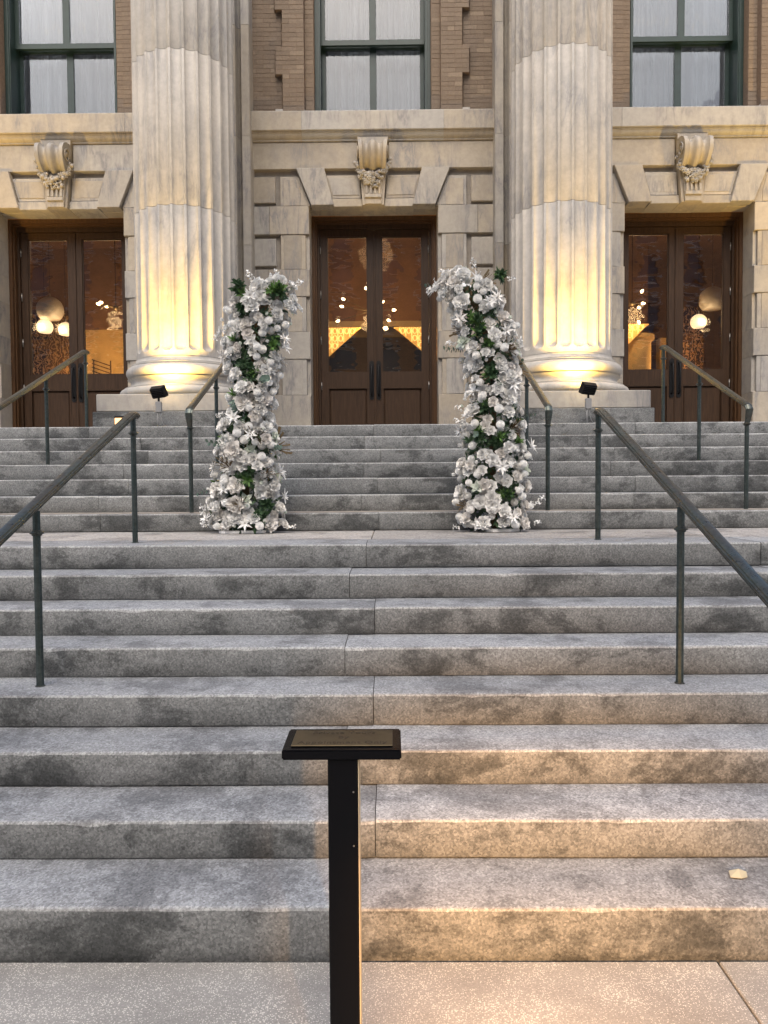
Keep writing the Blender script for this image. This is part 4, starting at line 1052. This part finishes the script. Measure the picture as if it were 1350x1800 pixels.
def flower_pillar(tab, px0, x0, plate_x, green, sprays, label, seed):
    """tab: rows (photo y, left, right) turned into metres; the pillar is an uneven oval tube"""
    rr = random.Random(seed); CY = 5.95
    rows = [(3.246-(y-488)*.004544, x0+(a-5-px0)*.00458, x0+(b+5-px0)*.00458) for y, a, b in tab][::-1]
    zb = rows[0][0]
    bx = sum(plate_x)/2
    fp = empty('flower_pillar', (bx, CY, zt(8)), label, 'flower pillar', 'white flower pillars on the landing')
    def sec(z):
        if z <= rows[0][0]: return rows[0][1:]
        for (z0, a0, b0), (z1, a1, b1) in zip(rows, rows[1:]):
            if z0 <= z <= z1:
                t = (z-z0)/(z1-z0); return a0+(a1-a0)*t, b0+(b1-b0)*t
        return rows[-1][1:]
    # base plate with clipped corners and inner stem
    bm = BM(); x0_, x1_ = plate_x
    lo = [(x0_, 5.86), (x0_+.05, 5.815), (x1_-.07, 5.815), (x1_, 5.865), (x1_, 6.08), (x1_-.05, 6.13), (x0_+.05, 6.13), (x0_, 6.08)]
    A = [bm.verts.new((x, y, zt(8)+.001)) for x, y in lo]; B = [bm.verts.new((x, y, zt(8)+.022)) for x, y in lo]
    bm.faces.new(A); bm.faces.new(B[::-1])
    for i in range(8): bm.faces.new((A[i], B[i], B[(i+1) % 8], A[(i+1) % 8]))
    obj('base_plate', bm, WHITEP, fp)
    pts = [(sum(sec(zt(8)+.02+i*.16))/2, CY, zt(8)+.02+i*.16) for i in range(int((rows[-1][0]-zt(8))/.16)+1)]
    bm = BM(); tube(bm, pts, .03, 8); obj('inner_stem', bm, TWIG, fp, True)
    # dense core of dark foliage that closes the gaps
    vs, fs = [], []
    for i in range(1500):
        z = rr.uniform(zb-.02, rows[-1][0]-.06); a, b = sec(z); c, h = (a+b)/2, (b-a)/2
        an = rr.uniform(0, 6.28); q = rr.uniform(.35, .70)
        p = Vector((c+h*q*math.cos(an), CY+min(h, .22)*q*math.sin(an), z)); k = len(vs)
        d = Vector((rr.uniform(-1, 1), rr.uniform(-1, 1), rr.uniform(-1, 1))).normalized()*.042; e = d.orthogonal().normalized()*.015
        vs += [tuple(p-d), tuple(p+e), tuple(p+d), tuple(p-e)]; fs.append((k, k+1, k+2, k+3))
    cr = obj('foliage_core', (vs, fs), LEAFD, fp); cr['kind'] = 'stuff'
    placed = []
    def put(name, me, p, n, s, sq=1):
        q = n.to_track_quat('Z', 'Y'); e = (q @ Matrix.Rotation(rr.uniform(0, 6.28), 3, 'Z').to_quaternion()).to_euler()
        share(name, me, p, e, (s, s, s*sq), fp)
    gs = [(x0+(gx-px0)*.00458, 3.246-(gy-488)*.004544, gr*.00458) for gx, gy, gr in green]
    tries = 0; nfl = 0
    while tries < 16000 and nfl < 330:
        tries += 1
        z = rr.uniform(zb-.005, rows[-1][0]+.02); a, b = sec(z); c, h = (a+b)/2, (b-a)/2
        an = rr.uniform(0, 2*math.pi) if rr.random() < .45 else rr.uniform(math.pi*1.0, math.pi*2.0)
        dy = min(h*.85, .20)
        kind = rr.random()
        s = {0: rr.uniform(.036, .055), 1: rr.uniform(.048, .078), 2: rr.uniform(.036, .046), 3: rr.uniform(.05, .066), 4: rr.uniform(.05, .064), 5: rr.uniform(.024, .032)}
        t = 0 if kind < .34 else 1 if kind < .60 else 2 if kind < .82 else 3 if kind < .88 else 4 if kind < .95 else 5
        r_ = s[t]; out = rr.uniform(.70, 1.06) if t != 3 else rr.uniform(.9, 1.22)
        hh = max(.02, h-r_*.7)
        p = Vector((c+hh*out*math.cos(an), CY+dy*out*math.sin(an), z))
        if p.z < zt(8)+.04+r_*.5: p.z = zt(8)+.04+r_*.5
        if p.y < CY+.02 and any(abs(p.x-gx)**2+abs(p.z-gz)**2 < (gr+r_*.4)**2 for gx, gz, gr in gs): continue
        if any((p-q).length < (r_+q_)*.53 for q, q_ in placed): continue
        placed.append((p, r_)); nfl += 1
        n = Vector((math.cos(an)*1.0, math.sin(an)*1.2-.25, rr.uniform(-.1, .8))).normalized()
        nm, lst = (('rose', ROSES), ('peony', PEON), ('pompon_flower', POMP), ('lily', LILY), ('magnolia', MAGN), ('flower_bud', BUDS))[t]
        put(nm, rr.choice(lst), p-n*r_*.35, n, r_ if t != 2 else r_*.95)
    # greenery in the gaps and poking out between
    for gx, gz, gr in gs:
        for k in range(5):
            p = Vector((gx+rr.uniform(-.6, .6)*gr, CY-.13+rr.uniform(-.03, .03), gz+rr.uniform(-.6, .6)*gr))
            n = Vector((rr.uniform(-.6, .6), -1, rr.uniform(-.3, .6))).normalized()
            me = rr.choice(GREENS+DARKL); put('leaf_cluster', me, p, n, rr.uniform(.045, .062))
    for k in range(34):
        z = rr.uniform(zb+.03, rows[-1][0]-.02); a, b = sec(z); c, h = (a+b)/2, (b-a)/2; an = rr.uniform(0, 6.28)
        p = Vector((c+h*.72*math.cos(an), CY+min(h*.85, .2)*.72*math.sin(an), z)); n = Vector((math.cos(an), math.sin(an)-.2, rr.uniform(-.2, .6))).normalized()
        q = rr.random()
        if q < .55: put('leaf_cluster', rr.choice(GREENS+DARKL), p, n, rr.uniform(.04, .055))
        elif q < .78: put('eucalyptus_sprig', rr.choice(EUC), p, n, rr.uniform(.045, .06))
        else: put('dry_twigs', rr.choice(TW), p, n, rr.uniform(.07, .11))
    for (sx, sy, dx, dz, sc_) in sprays:
        p = Vector((x0+(sx-px0)*.00458, CY-.08, 3.246-(sy-488)*.004544)); put('blossom_spray', rr.choice(SPRAY), p, Vector((dx, -.25, dz)).normalized(), sc_)
    for k in range(4):
        z = rr.uniform(zb+.1, rows[-1][0]-.2); a, b = sec(z); s_ = rr.choice((-1, 1)); p = Vector((a+.05 if s_ < 0 else b-.05, CY+rr.uniform(-.1, .05), z))
        put('blossom_spray', rr.choice(SPRAY), p, Vector((s_, -.3, rr.uniform(-.2, .5))).normalized(), rr.uniform(.03, .04))
tabL = [(492, 476, 500), (503, 456, 518), (518, 430, 524), (540, 402, 524), (570, 392, 516), (600, 390, 506), (640, 396, 500), (680, 398, 490), (720, 396, 478), (760, 378, 488), (800, 380, 490), (830, 374, 488), (870, 364, 492), (905, 364, 500), (932, 370, 502)]
tabR = [(486, 790, 822), (498, 770, 852), (514, 764, 874), (530, 774, 882), (548, 788, 890), (570, 792, 905), (600, 798, 912), (640, 808, 914), (680, 818, 912), (720, 812, 914), (760, 806, 922), (800, 800, 926), (850, 796, 926), (900, 798, 928), (932, 808, 928)]
flower_pillar(tabL, 400, -1.06, (-1.13, -.755), [(492, 520, 15), (428, 518, 13), (440, 645, 15), (448, 662, 12), (434, 548, 8), (432, 835, 13), (470, 888, 13), (492, 610, 9), (500, 520, 6)],
              [(455, 505, -.75, .62, .040), (500, 500, -.5, .8, .036), (512, 512, .55, .45, .040), (500, 540, .9, .1, .035), (498, 928, 1, .12, .034), (372, 925, -1, .1, .03)],
              'tall white flower pillar on the landing, left of the middle door, its top leaning right', 21)
flower_pillar(tabR, 870, 1.09, (.99, 1.26), [(826, 572, 14), (836, 590, 12), (856, 664, 13), (846, 720, 10), (838, 770, 12), (862, 778, 10), (852, 615, 9), (882, 870, 11), (870, 500, 8)],
              [(785, 505, -1, .1, .045), (775, 512, -1, -.25, .045), (790, 500, -.8, .6, .04), (830, 488, .1, 1, .036), (880, 500, 1, .3, .03), (930, 885, 1, .3, .036), (925, 925, 1, .4, .032), (810, 930, -1, .1, .03)],
              'tall white flower pillar on the landing, right of the middle door, its top leaning left', 33)
